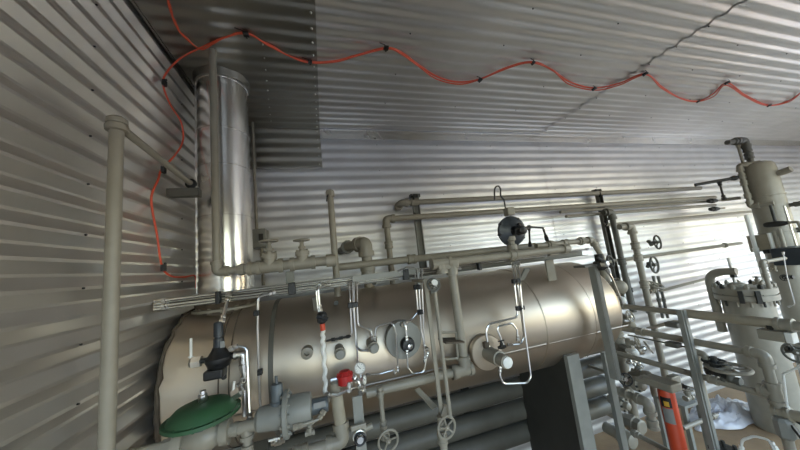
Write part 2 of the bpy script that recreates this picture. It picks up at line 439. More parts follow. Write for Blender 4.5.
# saddle under the right end
s = thing('vessel_saddle', 'tall dark steel saddle pedestal under the right half of the horizontal vessel', 'support', (1.42, 1.7, 0))
x0 = q(566, 360, Y=1.5).x; x1 = q(578, 360, Y=1.5).x
def saddle_web(xa, xb, y0, y1, parent, m):
    top = []; n = 10
    for k in range(n + 1):
        y = y0 + (y1 - y0) * k / n; dy = min(abs(y - VY), VR * .999); top.append((y, VZ - math.sqrt((VR + .006) ** 2 - dy * dy)))
    pr = [(y0, .02)] + top + [(y1, .02)]; m_ = len(pr)
    vs = [(xa, y, z) for y, z in pr] + [(xb, y, z) for y, z in pr]
    MB().add(vs, [tuple(range(m_)), tuple(range(m_, 2 * m_))[::-1]] + [(k, (k + 1) % m_, m_ + (k + 1) % m_, m_ + k) for k in range(m_)]).build('web_plate', m, parent, False)
saddle_web(x0 + .005, x1 - .02, 1.515, 2.0, s, 'wood')
MB().beam(((x0 + x1) / 2, 1.50, .02), ((x0 + x1) / 2, 1.50, VZ - .205), x1 - x0, .028, AY).build('front_flange', 'paint2', s, False)
MB().beam(((x0 + x1) / 2, 1.75, .0), ((x0 + x1) / 2, 1.75, .02), x1 - x0 + .1, .6, AY).build('base_plate', 'dkpaint', s, False)
s = thing('vessel_saddle', 'steel saddle pedestal under the left end of the horizontal vessel beside the left wall', 'support', (-.4, 1.8, 0))
saddle_web(-.5, -.4, 1.62, 2.0, s, 'dkpaint')
MB().beam((-.45, 1.81, 0), (-.45, 1.81, .02), .3, .5, AY).build('base_plate', 'dkpaint', s, False)

# ================================================================== EXHAUST STACK
sx = q(225.5, 200, Y=VY).x; SR = .134
t = thing('exhaust_stack', 'tall shiny aluminium-clad exhaust stack rising from the vessel to the ceiling', 'chimney', (sx, VY, VZ + VR))
zb = VZ + VR + .03
MB().lathe((sx, VY, zb), AZ, [(0, SR), (H - zb - .01, SR)], 64).build('shell', 'stack', t)
for yy, h in ((75, .012), (125, .012), (162, .008), (213, .01), (284, .055)):
    z = q(225, yy, Y=VY - SR).z
    MB().lathe((sx, VY, z - h / 2), AZ, [(0, SR), (.001, SR + .004), (h, SR + .004), (h + .001, SR)], 64).build('band', 'stack', t)
MB().lathe((sx, VY, H - .075), AZ, [(0, SR), (.004, SR + .012), (.05, SR + .02), (.052, SR)], 64).build('storm_collar', 'flash', t)
flange_mb((sx, VY, zb - .035), AZ, SR + .035, .014, 14, .1).build('base_flange', 'paint', t)
MB().lathe((sx, VY, VZ + VR * .8), AZ, [(0, SR + .005), (.07, SR + .005), (.09, SR + .02), (.1, SR + .02)], 48).build('base_neck', 'seal', t)
mb = MB(); mb.beam((sx - SR - .002, VY - .02, zb), (sx - SR - .002, VY - .02, H - .03), .01, .03, AY); mb.build('standing_seam', 'stack', t)

# conduit and junction box right of the stack on the back wall
t = thing('junction_box', 'small grey junction box on the back wall just right of the stack', 'electrical box', q(260, 240, Y=2.28))
p = q(260, 239, Y=2.3); MB().box(p, .105, .12, .14).build('box', 'paint2', t, False, .006)
MB().box(p - AY * .063 + AX * .02, .03, .012, .06).build('cover_plate', 'iron', t, False)
pipe('thin pale conduit rising behind the right edge of the stack', [p + V((-.02, 0, .06)), slide(p + V((-.02, 0, .06)), AZ, y=97)], .011, 'paint', 'conduit', 'conduit', couplings=[p + V((-.02, 0, .6))])
pipe('short grey conduit leaving the junction box downwards', [p + V((.01, 0, -.06)), V((p.x + .01, p.y, ZC - .05))], .012, 'paint', 'conduit', 'conduit', couplings=[p + V((.01, 0, -.12))])

# ================================================================== STANDPIPE AT THE LEFT WALL
X0 = -.62
pt_ = q(117, 124, X=X0); r0 = rad(pt_, 5.7)
pb = V((pt_.x, pt_.y, 0))
t = thing('standpipe', 'tall grey standpipe in front of the left wall with a capped top', 'pipe', pb)
MB().cyl(pb, pt_, r0, 20).build('pipe', 'paint', t)
MB().lathe(pt_ - AZ * r0 * 1.4, AZ, [(0, r0 * 1.1), (.002, r0 * 1.55), (r0 * .9, r0 * 1.6), (r0 * .95, r0 * 1.35), (r0 * 1.3, r0 * 1.32), (r0 * 1.35, r0 * 1.5), (r0 * 2.2, r0 * 1.45), (r0 * 2.6, r0 * 1.0), (r0 * 2.65, r0 * .9)], 20).build('union_cap', 'paint', t)
pe = q(191, 183, X=X0)
MB().cyl(pt_ + AY * r0 * .6 - AZ * r0 * .2, pe - AZ * r0 * .2, r0 * .72, 16).build('arm', 'paint', t)
MB().ball(pe - AZ * r0 * .2, r0 * 1.0).build('arm_end', 'iron', t)
pe = pe - AZ * r0 * .2
t = thing('strut_bracket', 'short grey strut bracket holding the standpipe arm against the stack', 'bracket', pe)
MB().beam(pe + V((-.10, .01, -.045)), pe + V((.035, .01, -.045)), .045, .04).build('channel', 'dkpaint', t, False)
MB().torus(pe + V((0, 0, 0)), AY, r0 * 1.05, .007, 20, 6).build('clamp', 'iron', t)

# ================================================================== ORANGE CORDS AND THEIR CLIPS
def spline(pts, k=6):
    P = [pts[0]] + pts + [pts[-1]]; out = []
    for i in range(1, len(P) - 2):
        a, b, c, d = P[i - 1:i + 3]
        for j in range(k):
            u = j / k
            out.append(.5 * (2 * b + (c - a) * u + (2 * a - 5 * b + 4 * c - d) * u * u + (3 * b - a - 3 * c + d) * u ** 3))
    return out + [P[-1]]
def cord(label, path, r=.0062):
    pts = spline([V(p) for p in path])
    o = MB().tube(pts, r, 8).build('orange_cable', 'cord'); tag(o, label, 'cord', None)
    return o
HC = H - .026
ce = lambda L, dz=0: [q(x, y, Z=HC - dz) for x, y in L]
lw = lambda L: [q(x, y, X=WL + .014) for x, y in L]
main = [(225, 37), (246, 33), (270, 45), (290, 56), (310, 62), (335, 61), (358, 55), (386, 48), (402, 53), (420, 66), (438, 77), (458, 82), (480, 79), (508, 67), (533, 62), (552, 70), (570, 82), (594, 88), (620, 83), (645, 74), (662, 87), (680, 98), (698, 101), (713, 94), (727, 83), (745, 95), (768, 105), (788, 101), (803, 91)]
cord('thick orange extension cord draped in waves along the ceiling from the top edge', ce([(166, -14), (170, 8), (179, 30), (193, 44), (202, 49), (213, 43)] + main))
second = [(x + (1 if i % 2 else -1), y + (2.2 if 8 < i and i % 7 in (2, 3, 4) else .8)) for i, (x, y) in enumerate(main)]
cord('thinner orange cord crossing the ceiling and dropping down the left wall to the tray', [q(*p, X=WL + .014) for p in [(196, 288), (195, 276), (184, 277), (171, 276), (162, 266), (157, 235), (152, 208), (152, 194), (158, 180), (162, 169), (176, 154), (183, 140), (181, 122), (170, 104), (163, 84)]] + [q(167, 72, X=WL + .026), q(177, 61, Z=HC - .03), q(186, 55, Z=HC - .016), q(196, 50, Z=HC - .006)] + ce(second, .006), .0045)
ORD = ['first', 'second', 'third', 'fourth', 'fifth', 'sixth', 'seventh', 'eighth', 'ninth', 'tenth']
clips = [(246, 33), (310, 61), (386, 47), (480, 79), (533, 62), (594, 88), (645, 73), (698, 101), (727, 82), (769, 105)]
for i, (x, y) in enumerate(clips):
    p = q(x, y, Z=HC - .002)
    t = thing('cord_clip', 'black clip pinning the orange cord to the ceiling, %s clip counted from the left' % ORD[i], 'clip', p, 'black cord clips')
    s = 1.0 if i % 3 != 1 else .8
    MB().beam(p + V((-.014, 0, -.007)) * s, p + V((.014, 0, -.007)) * s, .03 * s, .012, AZ).build('saddle', 'black', t, False, .002)
    mb = MB(); mb.hexa(p + V((0, .012, -.014)) * s, AZ, .006, .008); mb.build('screw', 'iron', t)
    MB().tube([p + V((-.01, -.02, -.006)), p + V((-.045, -.03, -.004))], .0025, 5).build('tail', 'black', t)
for (x, y), lab in zip([(163, 83), (162, 170), (162, 268)], ['black clip pinning the orange cord high on the left wall near the ceiling', 'black clip holding the orange cord on the left wall level with the standpipe arm', 'black clip holding the orange cord low on the left wall beside the stack foot']):
    p = q(x, y, X=WL + .016)
    t = thing('cord_clip', lab, 'clip', p, 'black cord clips')
    MB().beam(p + V((.006, -.013, 0)), p + V((.006, .013, 0)), .03, .014, AX).build('saddle', 'black', t, False, .002)
    MB().hexa(p + V((.012, .0, .018)), AX, .006, .008).build('screw', 'iron', t)

# ================================================================== PIPEWORK OVER THE VESSEL
YA = 1.53
a = q(212.5, 45, Y=YA); b = drop(a, 272); c = q(333, 263, Y=YA); c = V((c.x, YA, b.z))
r = rad(b, 4.0)
pipe('slim grey pipe down the front of the shiny stack, turning right over the vessel', [a, b, V((q(252, 272, Y=YA).x, YA, b.z))], r * .9, unions=[q(243, 272, Y=YA)], name='drip_pipe')
zz = b.z; r2 = rad(b, 5.0)
x1 = q(250, 272, Y=YA).x; x2 = q(332, 264, Y=YA).x
pipe('thick grey header pipe with two valves on top, just right of the stack', [V((x1, YA, zz)), V((x2, YA, zz))], r2, caps=[1], couplings=[V((x1 + .02, YA, zz))], tees=[(q(270, 268, Y=YA), AZ), (q(303, 266, Y=YA), AZ)], name='header_pipe')
for x, y, lab in ((270, 268, 'pale gate valve with handwheel on the header pipe, the one nearer the stack'), (303, 266, 'pale gate valve with handwheel on the header pipe, the one farther from the stack')):
    p = q(x, y, Y=YA); p = V((p.x, YA, zz + .055))
    gate_valve(lab, p, AX, AZ, .034 if x < 300 else .03, .042 if x < 300 else .038, open_=.25, group='gate valves beside the stack')
p = q(289, 279, Y=1.55)
t = thing('pipe_support', 'small grey bracket with a black clamp between header pipe and tubing tray', 'bracket', p)
MB().box(p + V((0, .05, -.02)), .04, .03, .12).build('plate', 'paint2', t, False, .003)
# capped vent pipe
a = q(330, 193, Y=1.70); b = drop(a, 300)
t = pipe('slender grey vent pipe with a rounded cap standing behind the header pipe end', [b, a], rad(a, 3.1), caps=[1], name='vent_pipe')
MB().tube([a + V((-.005, -.012, -.0)), a + V((-.02, -.03, -.03)), a + V((-.025, -.03, -.06))], .004, 6, bend=.01).build('drain_hook', 'iron', t)
# heavy elbow to the wall
a = q(370, 292, Y=1.82); b = slide(a, AZ, y=243); r = rad(b, 5.2)
t = pipe('heavy grey vent elbow rising from the vessel top and turning back to the wall', [a - AZ * .05, V((b.x, 1.82, b.z)), V((b.x - .10, 2.0, b.z))], r, name='vent_elbow', bend=r * 1.5, couplings=[a + AZ * .12])
MB().lathe(V((b.x - .10, 2.0, b.z)), V((-.03, .38, 0)), [(0, r * 1.4), (.04, r * 1.4), (.041, r * .9), (.38, r * .9)], 12).build('wall_nipple', 'dkpaint', t)
# wall pipes
YW = 2.29
def hx(x, y, Y=YW): return q(x, y, Y=Y)
a = hx(401, 203); e = V((hx(700, 188).x, YW, a.z))
r = rad(hx(500, 197), 2.5)
t = pipe('topmost grey pipe along the upper back wall, from a wall elbow to the tower', [V((a.x - .02, YB - .03, a.z - .03)), a, e], r, couplings=[a + AX * .12], name='wall_pipe', n=10)
a = q(386, 219, Y=2.22); b = drop(a, 296); e = V((hx(716, 203, 2.22).x, 2.22, a.z))
pipe('second grey wall pipe from the top, dropping at its left end onto the vessel', [b, a, e], rad(hx(480, 213), 2.6), couplings=[slide(a, AZ, y=245)], name='wall_pipe', n=10)
for (x0, y0, x1_, Y, px, lab) in ((560, 212, 716, 2.26, 1.6, 'third thin wall pipe, close below the second wall pipe'), (566, 216.5, 716, 2.2, 1.6, 'fourth thin wall pipe, lowest of the close bundle by the tower'), (604, 225, 760, 2.3, 1.5, 'thin pale pipe alone on the back wall below the close bundle of pipes')):
    a = q(x0, y0, Y=Y); e = V((q(x1_, y0 - 8, Y=Y).x, Y, a.z))
    pipe(lab, [a, e], rad(a, px), name='wall_pipe', n=8, m='paint')
a = q(606, 262, Y=2.28); e = V((q(742, 247, Y=2.28).x, 2.28, a.z)); k = q(726, 249, Y=2.28)
pipe('pale wall pipe with a rounded union running into the tower at mid height', [a, e], rad(a, 1.8), name='wall_pipe', n=8, unions=[k])
a = q(612, 298, Y=2.3); e = V((q(720, 274, Y=2.3).x, 2.3, a.z - .2))
pipe('thin grey pipe low on the back wall behind the lidded separator', [q(660, 291, Y=2.3), q(735, 271, Y=2.3)], rad(a, 1.5), name='wall_pipe', n=8)
# union fittings near the tower
for x, y, lab in ((712, 201, 'dark union fitting on the wall pipes left of the tower, upper one'), (714, 209, 'dark union fitting on the wall pipes left of the tower, lower one')):
    p = q(x, y, Y=2.2); t = thing('pipe_union', lab, 'fitting', p)
    MB().lathe(p - AX * .08, AX, [(0, .012), (.01, .022), (.05, .022), (.055, .03), (.11, .03), (.115, .02), (.16, .02)], 8).build('body', 'iron', t, ang=25)
    MB().cyl(p + AX * .1, p + AX * .2, .012, 10).build('nipple', 'paint', t)
# struts
for x, y0, y1, Y, w, lab in ((414, 195, 275, 2.33, .055, 'flat grey strut upright behind the two upper wall pipes near the vent elbow'), (596, 190, 300, 2.33, .06, 'grey strut upright on the back wall behind the dark top of the channel post')):
    a = q(x, y0, Y=Y); b = drop(a, y1)
    t = thing('wall_strut', lab, 'support', b)
    mb = MB(); mb.beam(b, a, w, .006, AY); mb.beam(b + V((-w / 2, -.018, 0)), a + V((-w / 2, -.018, 0)), .005, .036, AY); mb.beam(b + V((w / 2, -.018, 0)), a + V((w / 2, -.018, 0)), .005, .036, AY)
    mb.build('channel', 'paint2' if x < 500 else 'dkpaint', t, False)
    for yy in ((200, 217) if x < 500 else (195, 208, 213, 224, 262)):
        p = slide(b, AZ, y=yy) - AY * .04
        mb = MB(); mb.tube([p + V((-.03, 0, -.03)), p + V((-.03, -.035, -.0)), p + V((-.03, 0, .03))], .007, 6, bend=.02); mb.build('pipe_clamp', 'iron', t)
    MB().beam(a + AX * -.04 - AZ * .01, a + AX * .05 - AZ * .01, .05, .03).build('end_block', 'iron', t, False)
# wire hook over the top pipe
tag(MB().tube([q(x, y, Y=1.47) for x, y in ((494.5, 200), (494.5, 189), (496.5, 186), (499, 186), (500.5, 189), (500.5, 196), (504, 200), (506, 211))], .005, 6, bend=.02).build('vent_tube', 'iron'), 'thin dark hooked vent tube rising from the round black diaphragm case past the top pipe', 'tube')

# long pipes along the vessel top
YP = 1.80
a = q(336, 264, Y=YP); zz = q(450, 255, Y=YP).z; r = rad(q(450, 255, Y=YP), 3.3)
pipe('long grey pipe running level behind the vent elbow above the whole vessel', [V((a.x, YP, zz)), V((q(535, 246, Y=YP).x, YP, zz))], r, name='long_pipe', couplings=[V((a.x + .5, YP, zz))])
YT = 1.395
a = q(441, 263, Y=YT); e = V((q(566, 250, Y=YT).x, YT, a.z)); b = drop(a, 372); r = rad(a, 4.0)
l = V((q(366, 392, Y=YT).x, YT, b.z))
pipe('grey pipe running right from the block tee above the vessel to a capped end', [a - AX * .05, e], r, name='top_pipe', caps=[1], couplings=[q(513, 256, Y=YT)], tees=[(a, -AZ)])
a2 = q(451, 264, Y=YT); b2 = V((a2.x, YT, b.z))
pipe('grey downcomer pipe dropping in front of the vessel and turning left along its lower edge', [a2 - AZ * .02, b2, l], r * 1.05, name='downcomer_pipe', tees=[(b2 - AX * .02, -AX)])
p = a2; t = thing('block_tee', 'square grey block tee where the downcomer meets the pipe above the vessel', 'fitting', p)
MB().beam(p + V((-.085, 0, .0)), p + V((.035, 0, .0)), .05, .05).build('block', 'paint', t, False, .006)
MB().lathe(p - AZ * .06, AZ, [(0, r * 1.2), (.002, r * 1.5), (.03, r * 1.5), (.05, r * 1.2)], 14).build('socket', 'paint', t)
# fittings at the right end of the long pipe
a = q(536, 246, Y=1.62)
t = pipe('mottled grey pipe with unions leading to the elbow over the channel post', [a, V((q(592, 241, Y=1.62).x, 1.62, a.z)), V((q(600, 243, Y=1.62).x, 1.62, a.z - .16))], rad(a, 2.6), unions=[q(550, 244, Y=1.62), q(581, 241, Y=1.62)], couplings=[q(565, 243, Y=1.62)], name='union_pipe')
for x, y, y2, lab in ((548, 262, 290, 'narrow grey plate bracket standing on the right half of the vessel'), ):
    a = q(x, y - 6, Y=1.56); b = drop(a, y2); t = thing('plate_bracket', lab, 'bracket', b)
    MB().beam(b, a, .065, .012, AY).build('plate', 'paint', t, False)
    MB().beam(a + V((0, .05, .01)), a + V((0, -.06, .01)), .07, .012).build('top_tab', 'paint', t, False)

# ================================================================== TUBING TRAY
YR = 1.47
ta = q(157, 303, Y=1.5); tb_ = q(592, 251, Y=YR); zt = q(400, 275, Y=YR).z
xa = WL + .012; xb = q(590, 255, Y=YR).x
t = thing('tubing_tray', 'long narrow steel angle tray carrying instrument tubes along the vessel top', 'tray', V((0, YR, zt)))
MB().beam((xa, YR + .035, zt - .022), (xb, YR + .035, zt - .022), .05, .004, AZ).build('tray_base', 'dkpaint', t, False)
MB().beam((xa, YR + .058, zt), (xb, YR + .058, zt), .004, .044, AZ).build('tray_back', 'dkpaint', t, False)
for x in (-.05, .62, 1.25): MB().beam((x, YR + .05, zt - .06), (x, YR + .15, zt - .16), .04, .01).build('tray_leg', 'paint2', t, False)
drops = []
for i in range(4):
    z = zt + .018 - .0115 * i; y = YR + (.01 if i % 2 else 0)
    xe = (xb, q(515, 262, Y=YR).x, q(420, 272, Y=YR).x, q(357, 280, Y=YR).x)[i]
    tubing('%s of the four straight steel tubes lying in the tray' % ('topmost', 'second from the top', 'third from the top', 'lowest')[i], [(xa + .02, y, z), (xe + .25 * (i > 0), y, z)], .0042, group='tubes in the tray', name='tray_tube')
t = thing('bulkhead_block', 'stack of tube fittings where the tray tubes leave through the left wall', 'fitting', (xa, YR, zt))
for i in range(4): MB().lathe((WL + .004, YR, zt + .018 - .0115 * i), AX, [(0, .0058), (.012, .0058), (.013, .005), (.03, .005)], 6).build('bulkhead_nut', 'steel', t, ang=25)
for x, y, lab in ((292, 285, 'black tube clamp on the tray under the header pipe valves'), (405, 274, 'black tube clamp on the tray right of the vent elbow'), (478, 266, 'small black tube clamp on the tray right of the block tee'), (219, 293, 'black tube clamp on the tray under the stack foot')):
    p = V((q(x, y, Y=YR).x, YR, zt)); t = thing('tube_clamp', lab, 'clamp', p, 'tray tube clamps'); k = .55 if x in (478, 219) else 1
    MB().beam(p + V((-.016 * k, -.012, 0)), p + V((.016 * k, -.012, 0)), .03, .056, AZ).build('clamp_body', 'black', t, False, .003)
    MB().hexa(p + V((0, -.03, .02)), AY, .006, .01).build('bolt', 'iron', t)
for x, y, lab in ((371, 279, 'flat grey cover strip lying on the tray between vent elbow and clamp'),):
    p = q(x, y, Y=YR - .014); p2 = V((q(352, 280, Y=YR).x, YR - .014, zt + .01)); p3 = V((q(418, 273, Y=YR).x, YR - .014, zt + .01))
    tag(MB().beam(p2, p3, .006, .03, AZ).build('cover_strip', 'paint2', None, False, .001), lab, 'strip')
def dropline(label, pts, Y=1.415, **k): return tubing(label, [q(*p, Y=Y) if len(p) == 2 else q(p[0], p[1], Y=p[2]) for p in pts], **k)
def tclamp(x, y, w, lab, Y=1.405):
    p = q(x, y, Y=Y); t = thing('tube_clamp', lab, 'clamp', p, 'black clamps on the drop tubes')
    MB().beam(p - AX * w / 2, p + AX * w / 2, .022, .024, AZ).build('clamp_body', 'black', t, False, .003)
    MB().hexa(p + V((0, -.014, 0)), AY, .006, .008).build('bolt', 'iron', t)
dropline('steel drop tube left of the rusty vessel seam, pinned by two black clamps', [(275, 292, 1.46), (258, 297), (257.5, 330), (260, 400), (262, 425)], r=.0055)
tclamp(256.5, 313, .022, 'upper black clamp on the lone drop tube right of the black regulator')
tclamp(260, 372, .02, 'lower black clamp on the lone drop tube right of the black regulator')
dropline('steel tube dropping from the tray to the black shutoff valve', [(322, 284, 1.47), (318, 287), (320, 312)], r=.006)
dropline('grey drop tube beside the one with the black shutoff valve', [(330, 284, 1.47), (316, 289), (317.5, 308), (321, 315)], r=.004)
dropline('steel drop tube ending in a tube loop at the first round nozzle', [(349, 282, 1.47), (350, 300), (352, 336), (331, 341)], r=.0045)
dropline('steel drop tube bending right to the second round nozzle, leftmost of its clamp', [(354, 281, 1.47), (354, 308), (356, 346), (361, 351), (372, 350)], r=.0045)
dropline('steel drop tube bending right to the second round nozzle, rightmost of its clamp', [(357, 280, 1.47), (357, 305), (358, 325), (371, 330), (373, 340)], r=.0045)
dropline('thin steel drop tube running down to the white-faced gauge', [(352.5, 282, 1.465), (353, 306), (357, 345), (358, 366)], r=.004)
dropline('curved steel tube arching from the second round nozzle to the round manway', [(375, 342), (376, 327), (384, 324, 1.39), (393, 322, 1.36), (396, 334, 1.36), (398, 372, 1.37)], r=.0045)
tclamp(353, 305, .05, 'black clamp gripping the bundle of drop tubes between shutoff valve and manway')
t = thing('tube_fitting', 'short string of dark tube fittings joining drop tube and shutoff valve line', 'fitting', q(340, 337, Y=1.41))
MB().tube([q(326, 341, Y=1.41), q(351, 336, Y=1.41)], .005, 8).build('tube', 'iron', t)
for x, y in ((333, 339.5), (341, 338), (348, 336.5)): MB().hexa(q(x, y, Y=1.41), AX, .009, .018).build('hex_nut', 'iron', t)
# cluster at the manway
dropline('steel drop tube with the left bend beside the manway', [(415, 270, 1.47), (416, 290), (418, 312), (411, 320), (405, 323, 1.37)], r=.0045)
dropline('steel drop tube running straight down right of the manway', [(419, 270, 1.47), (419, 290), (421, 330), (424, 345), (428, 350)], r=.0045)
dropline('outer steel drop tube right of the manway ending below the handwheel', [(422, 270, 1.47), (422, 290), (424, 340), (425, 362)], r=.0045)
tclamp(417, 287, .036, 'upper black clamp on the tubes falling past the manway')
tclamp(420, 312, .03, 'lower black clamp on the tubes falling past the manway')
dropline('arched steel tube resting on the tray above the manway', [(398, 272, 1.46), (406, 267, 1.45), (417, 267, 1.44), (419, 285, 1.42)], r=.0045)

# ================================================================== INSTRUMENTS ON THE VESSEL FRONT
YV = VY - VR           # vessel front
def nozzle(label, x, y, y2, R, Rf, m='paint', cm='paint2', name='capped_nozzle'):
    a = q(x, y, Y=YV + .02); e = slide(a, -AY, y=y2); L = (e - a).length
    t = thing(name, label, 'nozzle', a)
    MB().lathe(a + AY * .12, -AY, [(0, R), (.12 + L * .6, R), (.121 + L * .6, R * 1.2), (.12 + L * .85, R * 1.2)], 20).build('neck', m, t)
    MB().lathe(e + AY * L * .22, -AY, [(0, R * .8), (L * .05, R * .95), (L * .2, R * .95), (L * .22, R * .85)], 16).build('cap', cm, t)
    return t, a, e
nozzle('first small capped nozzle on the vessel, just left above the red pilot valve', 339, 348, 355, .022, .03)
nozzle('second small capped nozzle on the vessel, between red pilot valve and manway', 370, 342, 349, .022, .03)
a = q(402, 338, Y=YV - .005)
t = thing('manway', 'round grey-green manway cover with a dark dial centre on the vessel front', 'hatch', a)
R = rad(a, 18)
MB().lathe(a + AY * .12, -AY, [(0, R * .9), (.13, R * .9), (.131, R), (.155, R), (.158, R * .97), (.16, R * .4)], 40).build('cover', 'paint2', t)
c = a - AY * .045 + V((.012, 0, -.022))
mb = MB(); mb.lathe(c + AY * .02, -AY, [(0, .036), (.03, .036), (.034, .032), (.05, .03), (.052, .018)], 20); mb.build('dial_housing', 'black', t)
MB().lathe(c - AY * .03, -AY, [(0, .014), (.022, .014), (.024, .01)], 6).build('center_nut', 'steel', t)
mb = MB(); mb.hexa(a + V((0, -.05, R * .82)), AY, .014, .02); mb.build('hinge_bolt', 'paint', t)
dropline('short vertical steel tube from the manway top to its dark dial centre', [(405, 322, 1.38), (406, 330, 1.37), (407, 341, 1.37)], r=.004)
dropline('steel tube hanging in a loop below the manway dial', [(407, 350, 1.37), (408, 368, 1.37), (413, 374, 1.37), (424, 372, 1.37), (428, 352, 1.37)], r=.004)
# large nozzle on the right half
a = q(484, 351, Y=YV - .01); e = slide(a, -AY, x=508)
t = thing('level_nozzle', 'large round nozzle with a pale capped end sticking out of the vessel right half', 'nozzle', a)
R = rad(a, 17); L = (e - a).length
MB().lathe(a + AY * .15, -AY, [(0, R * .92), (.15, R * .92), (.155, R), (.18, R), (.185, R * .95), (.19, R * .5)], 40).build('collar', 'jacket', t)
MB().lathe(a - AY * .03, -AY, [(0, R * .40), (L * .55, R * .40), (L * .56, R * .33), (L * .8, R * .33)], 24).build('neck', 'paint', t)
MB().lathe(e + AY * .03, -AY, [(0, R * .24), (.004, R * .28), (.03, R * .28), (.034, R * .2)], 20).build('end_cap', 'white', t)
MB().hexa(a + V((-.01, -.05, R * .5)), AZ, .018, .03).build('top_plug', 'seal', t)
dropline('wide steel tube loop bending left and down to the top of the large nozzle', [(513, 263, 1.46), (514.5, 285), (518, 317), (489, 324), (486, 331), (488, 345), (494, 352)], Y=1.39, r=.0055, bend=.03)
dropline('innermost steel tube hoop above the large nozzle', [(503, 346), (500, 336), (496, 327), (512, 323), (517, 330), (518, 341)], Y=1.37, r=.005, bend=.02)
dropline('steel tube falling down to the right side of the large nozzle', [(516, 262, 1.46), (517.5, 285), (521, 310), (524, 336), (521, 344), (507, 345)], Y=1.39, r=.0055, bend=.03)
dropline('longest steel tube loop passing right of the large nozzle and back under it', [(518.5, 262, 1.46), (520, 285), (524, 325), (531, 377), (527, 383), (503, 384), (500, 376), (500, 366)], Y=1.37, r=.0055, bend=.035)
tclamp(516, 281, .05, 'upper black clamp on the three tubes above the large nozzle', 1.38)
tclamp(520, 308, .05, 'lower black clamp on the three tubes above the large nozzle', 1.38)
needle_valve('small dark needle valve on top of the large nozzle', q(502, 347, Y=1.34), AX, AZ, .022, 'iron', 'black')

# round black diaphragm instrument above the vessel
c = q(512, 231, Y=1.45); fd = (V((-.06, -1, -.08))).normalized(); R = rad(c, 15)
t = thing('diaphragm_pilot', 'round black diaphragm case on edge above the vessel, facing out', 'regulator', c)
mb = MB(); mb.lathe(c - fd * R * .4, fd, [(0, R * .35), (R * .12, R * .7), (R * .26, R * .88), (R * .28, R), (R * .44, R), (R * .46, R * .88), (R * .6, R * .7), (R * .72, R * .36), (R * .74, R * .3)], 36, a=AZ); mb.build('diaphragm_case', 'slate', t)
ua = fd.orthogonal().normalized(); ub = fd.cross(ua)
for i in range(8):
    k = PI * i / 4 + .2; d = ua * math.cos(k) + ub * math.sin(k); MB().hexa(c + d * R * .94 - fd * R * .04, fd, R * .07, R * .34).build('bolt', 'black', t)
MB().lathe(c + fd * R * .3, fd, [(0, R * .33), (R * .5, R * .33), (R * .55, R * .28), (R * .9, R * .26), (R * .95, R * .16)], 16).build('spring_cap', 'black', t)
MB().lathe(c + fd * R * .3 - ua * R * .5, fd, [(0, R * .14), (R * .2, R * .14)], 10).build('vent_plug', 'black', t)
pz = q(513, 253, Y=1.45)
MB().lathe(pz, AZ, [(0, .03), (.05, .03), (.055, .02), (c.z - pz.z - R * .7, .02), (c.z - pz.z - R * .6, .03), (c.z - pz.z - R * .35, .03)], 12).build('pilot_body', 'paint', t)
pk = q(509, 211, Y=1.45)
MB().beam(pk + V((0, 0, -.03)), pk + V((0, 0, .02)), .05, .05).build('top_block', 'paint', t, False, .006)
dropline('dark bent tube from the black diaphragm case down to the union pipe', [(524, 229, 1.45), (531, 227, 1.48), (543, 228, 1.55), (547, 240, 1.6)], r=.007, bend=.03, m='iron')
dropline('short dark vertical tube right of the black diaphragm case', [(529, 226, 1.5), (530, 246, 1.6)], r=.006, m='iron')

# shutoff valve with red handle
p = q(322, 318, Y=1.40)
t = thing('shutoff_valve', 'black shutoff valve with a red sleeve on the white tube left of the drop tubes', 'valve', p)
MB().lathe(p + AZ * .028, -AZ, [(0, .014), (.01, .022), (.02, .024), (.045, .022), (.052, .014)], 8).build('body', 'black', t, ang=25)
MB().tube([p + V((-.022, -.015, .012)), p + V((.026, -.02, -.006))], .009, 8).build('lever', 'black', t)
MB().cyl(p - AZ * .026, p - AZ * .056, .012, 12).build('sleeve', 'orange', t)
pts = [p - AZ * .05, q(323, 345, Y=1.38), q(325, 375, Y=1.34), q(326, 404, Y=1.27)]
fw_ = []
for i in range(40):
    k = i / 39 * 3; j = min(int(k), 2); w_ = pts[j].lerp(pts[j + 1], k - j)
    fw_.append(w_ + V((math.sin(i * 1.1) * .003, 0, 0)))
tag(MB().tube(fw_, .0095, 8).build('wrapped_tube', 'white'), 'white tape-wrapped tube falling from the black shutoff valve to the grey regulator', 'tube')
# black pressure regulator at the left
c = q(219, 358, Y=1.36)
t = thing('pressure_regulator', 'black pressure regulator with a tall spring case hanging before the vessel left end', 'regulator', c)
s = rad(c, 1)
mb = MB(); mb.lathe(c - AZ * 9 * s, AZ, [(0, 7 * s), (1 * s, 9.5 * s), (5 * s, 11 * s), (7 * s, 12 * s), (10 * s, 12 * s), (13 * s, 9 * s), (17 * s, 6.5 * s), (20 * s, 5.2 * s)], 24); mb.build('body', 'black', t)
MB().lathe(c + AZ * 10 * s, AZ, [(0, 5.0 * s), (9 * s, 4.6 * s), (9.5 * s, 3.6 * s), (11 * s, 3.6 * s), (11.2 * s, 4.4 * s), (24 * s, 4.2 * s), (25 * s, 3.4 * s)], 18).build('spring_case', 'slate', t)
MB().beam(c + V((-2 * s, -4 * s, -8 * s)), c + V((-2 * s, -4 * s, -17 * s)), 17 * s, 15 * s, AY).build('bottom_block', 'black', t, False, .008)
MB().lathe(c + V((4 * s, 0, -9 * s)), -AZ, [(0, 2.4 * s), (11 * s, 2.4 * s), (12 * s, 1.4 * s)], 10).build('drain_plug', 'black', t)
MB().cyl(c + AX * 8 * s, c + AX * 14 * s, 3 * s, 10).build('outlet', 'black', t)
MB().cyl(c - AX * 9 * s, c - AX * 16 * s, 2.6 * s, 10).build('inlet', 'iron', t)
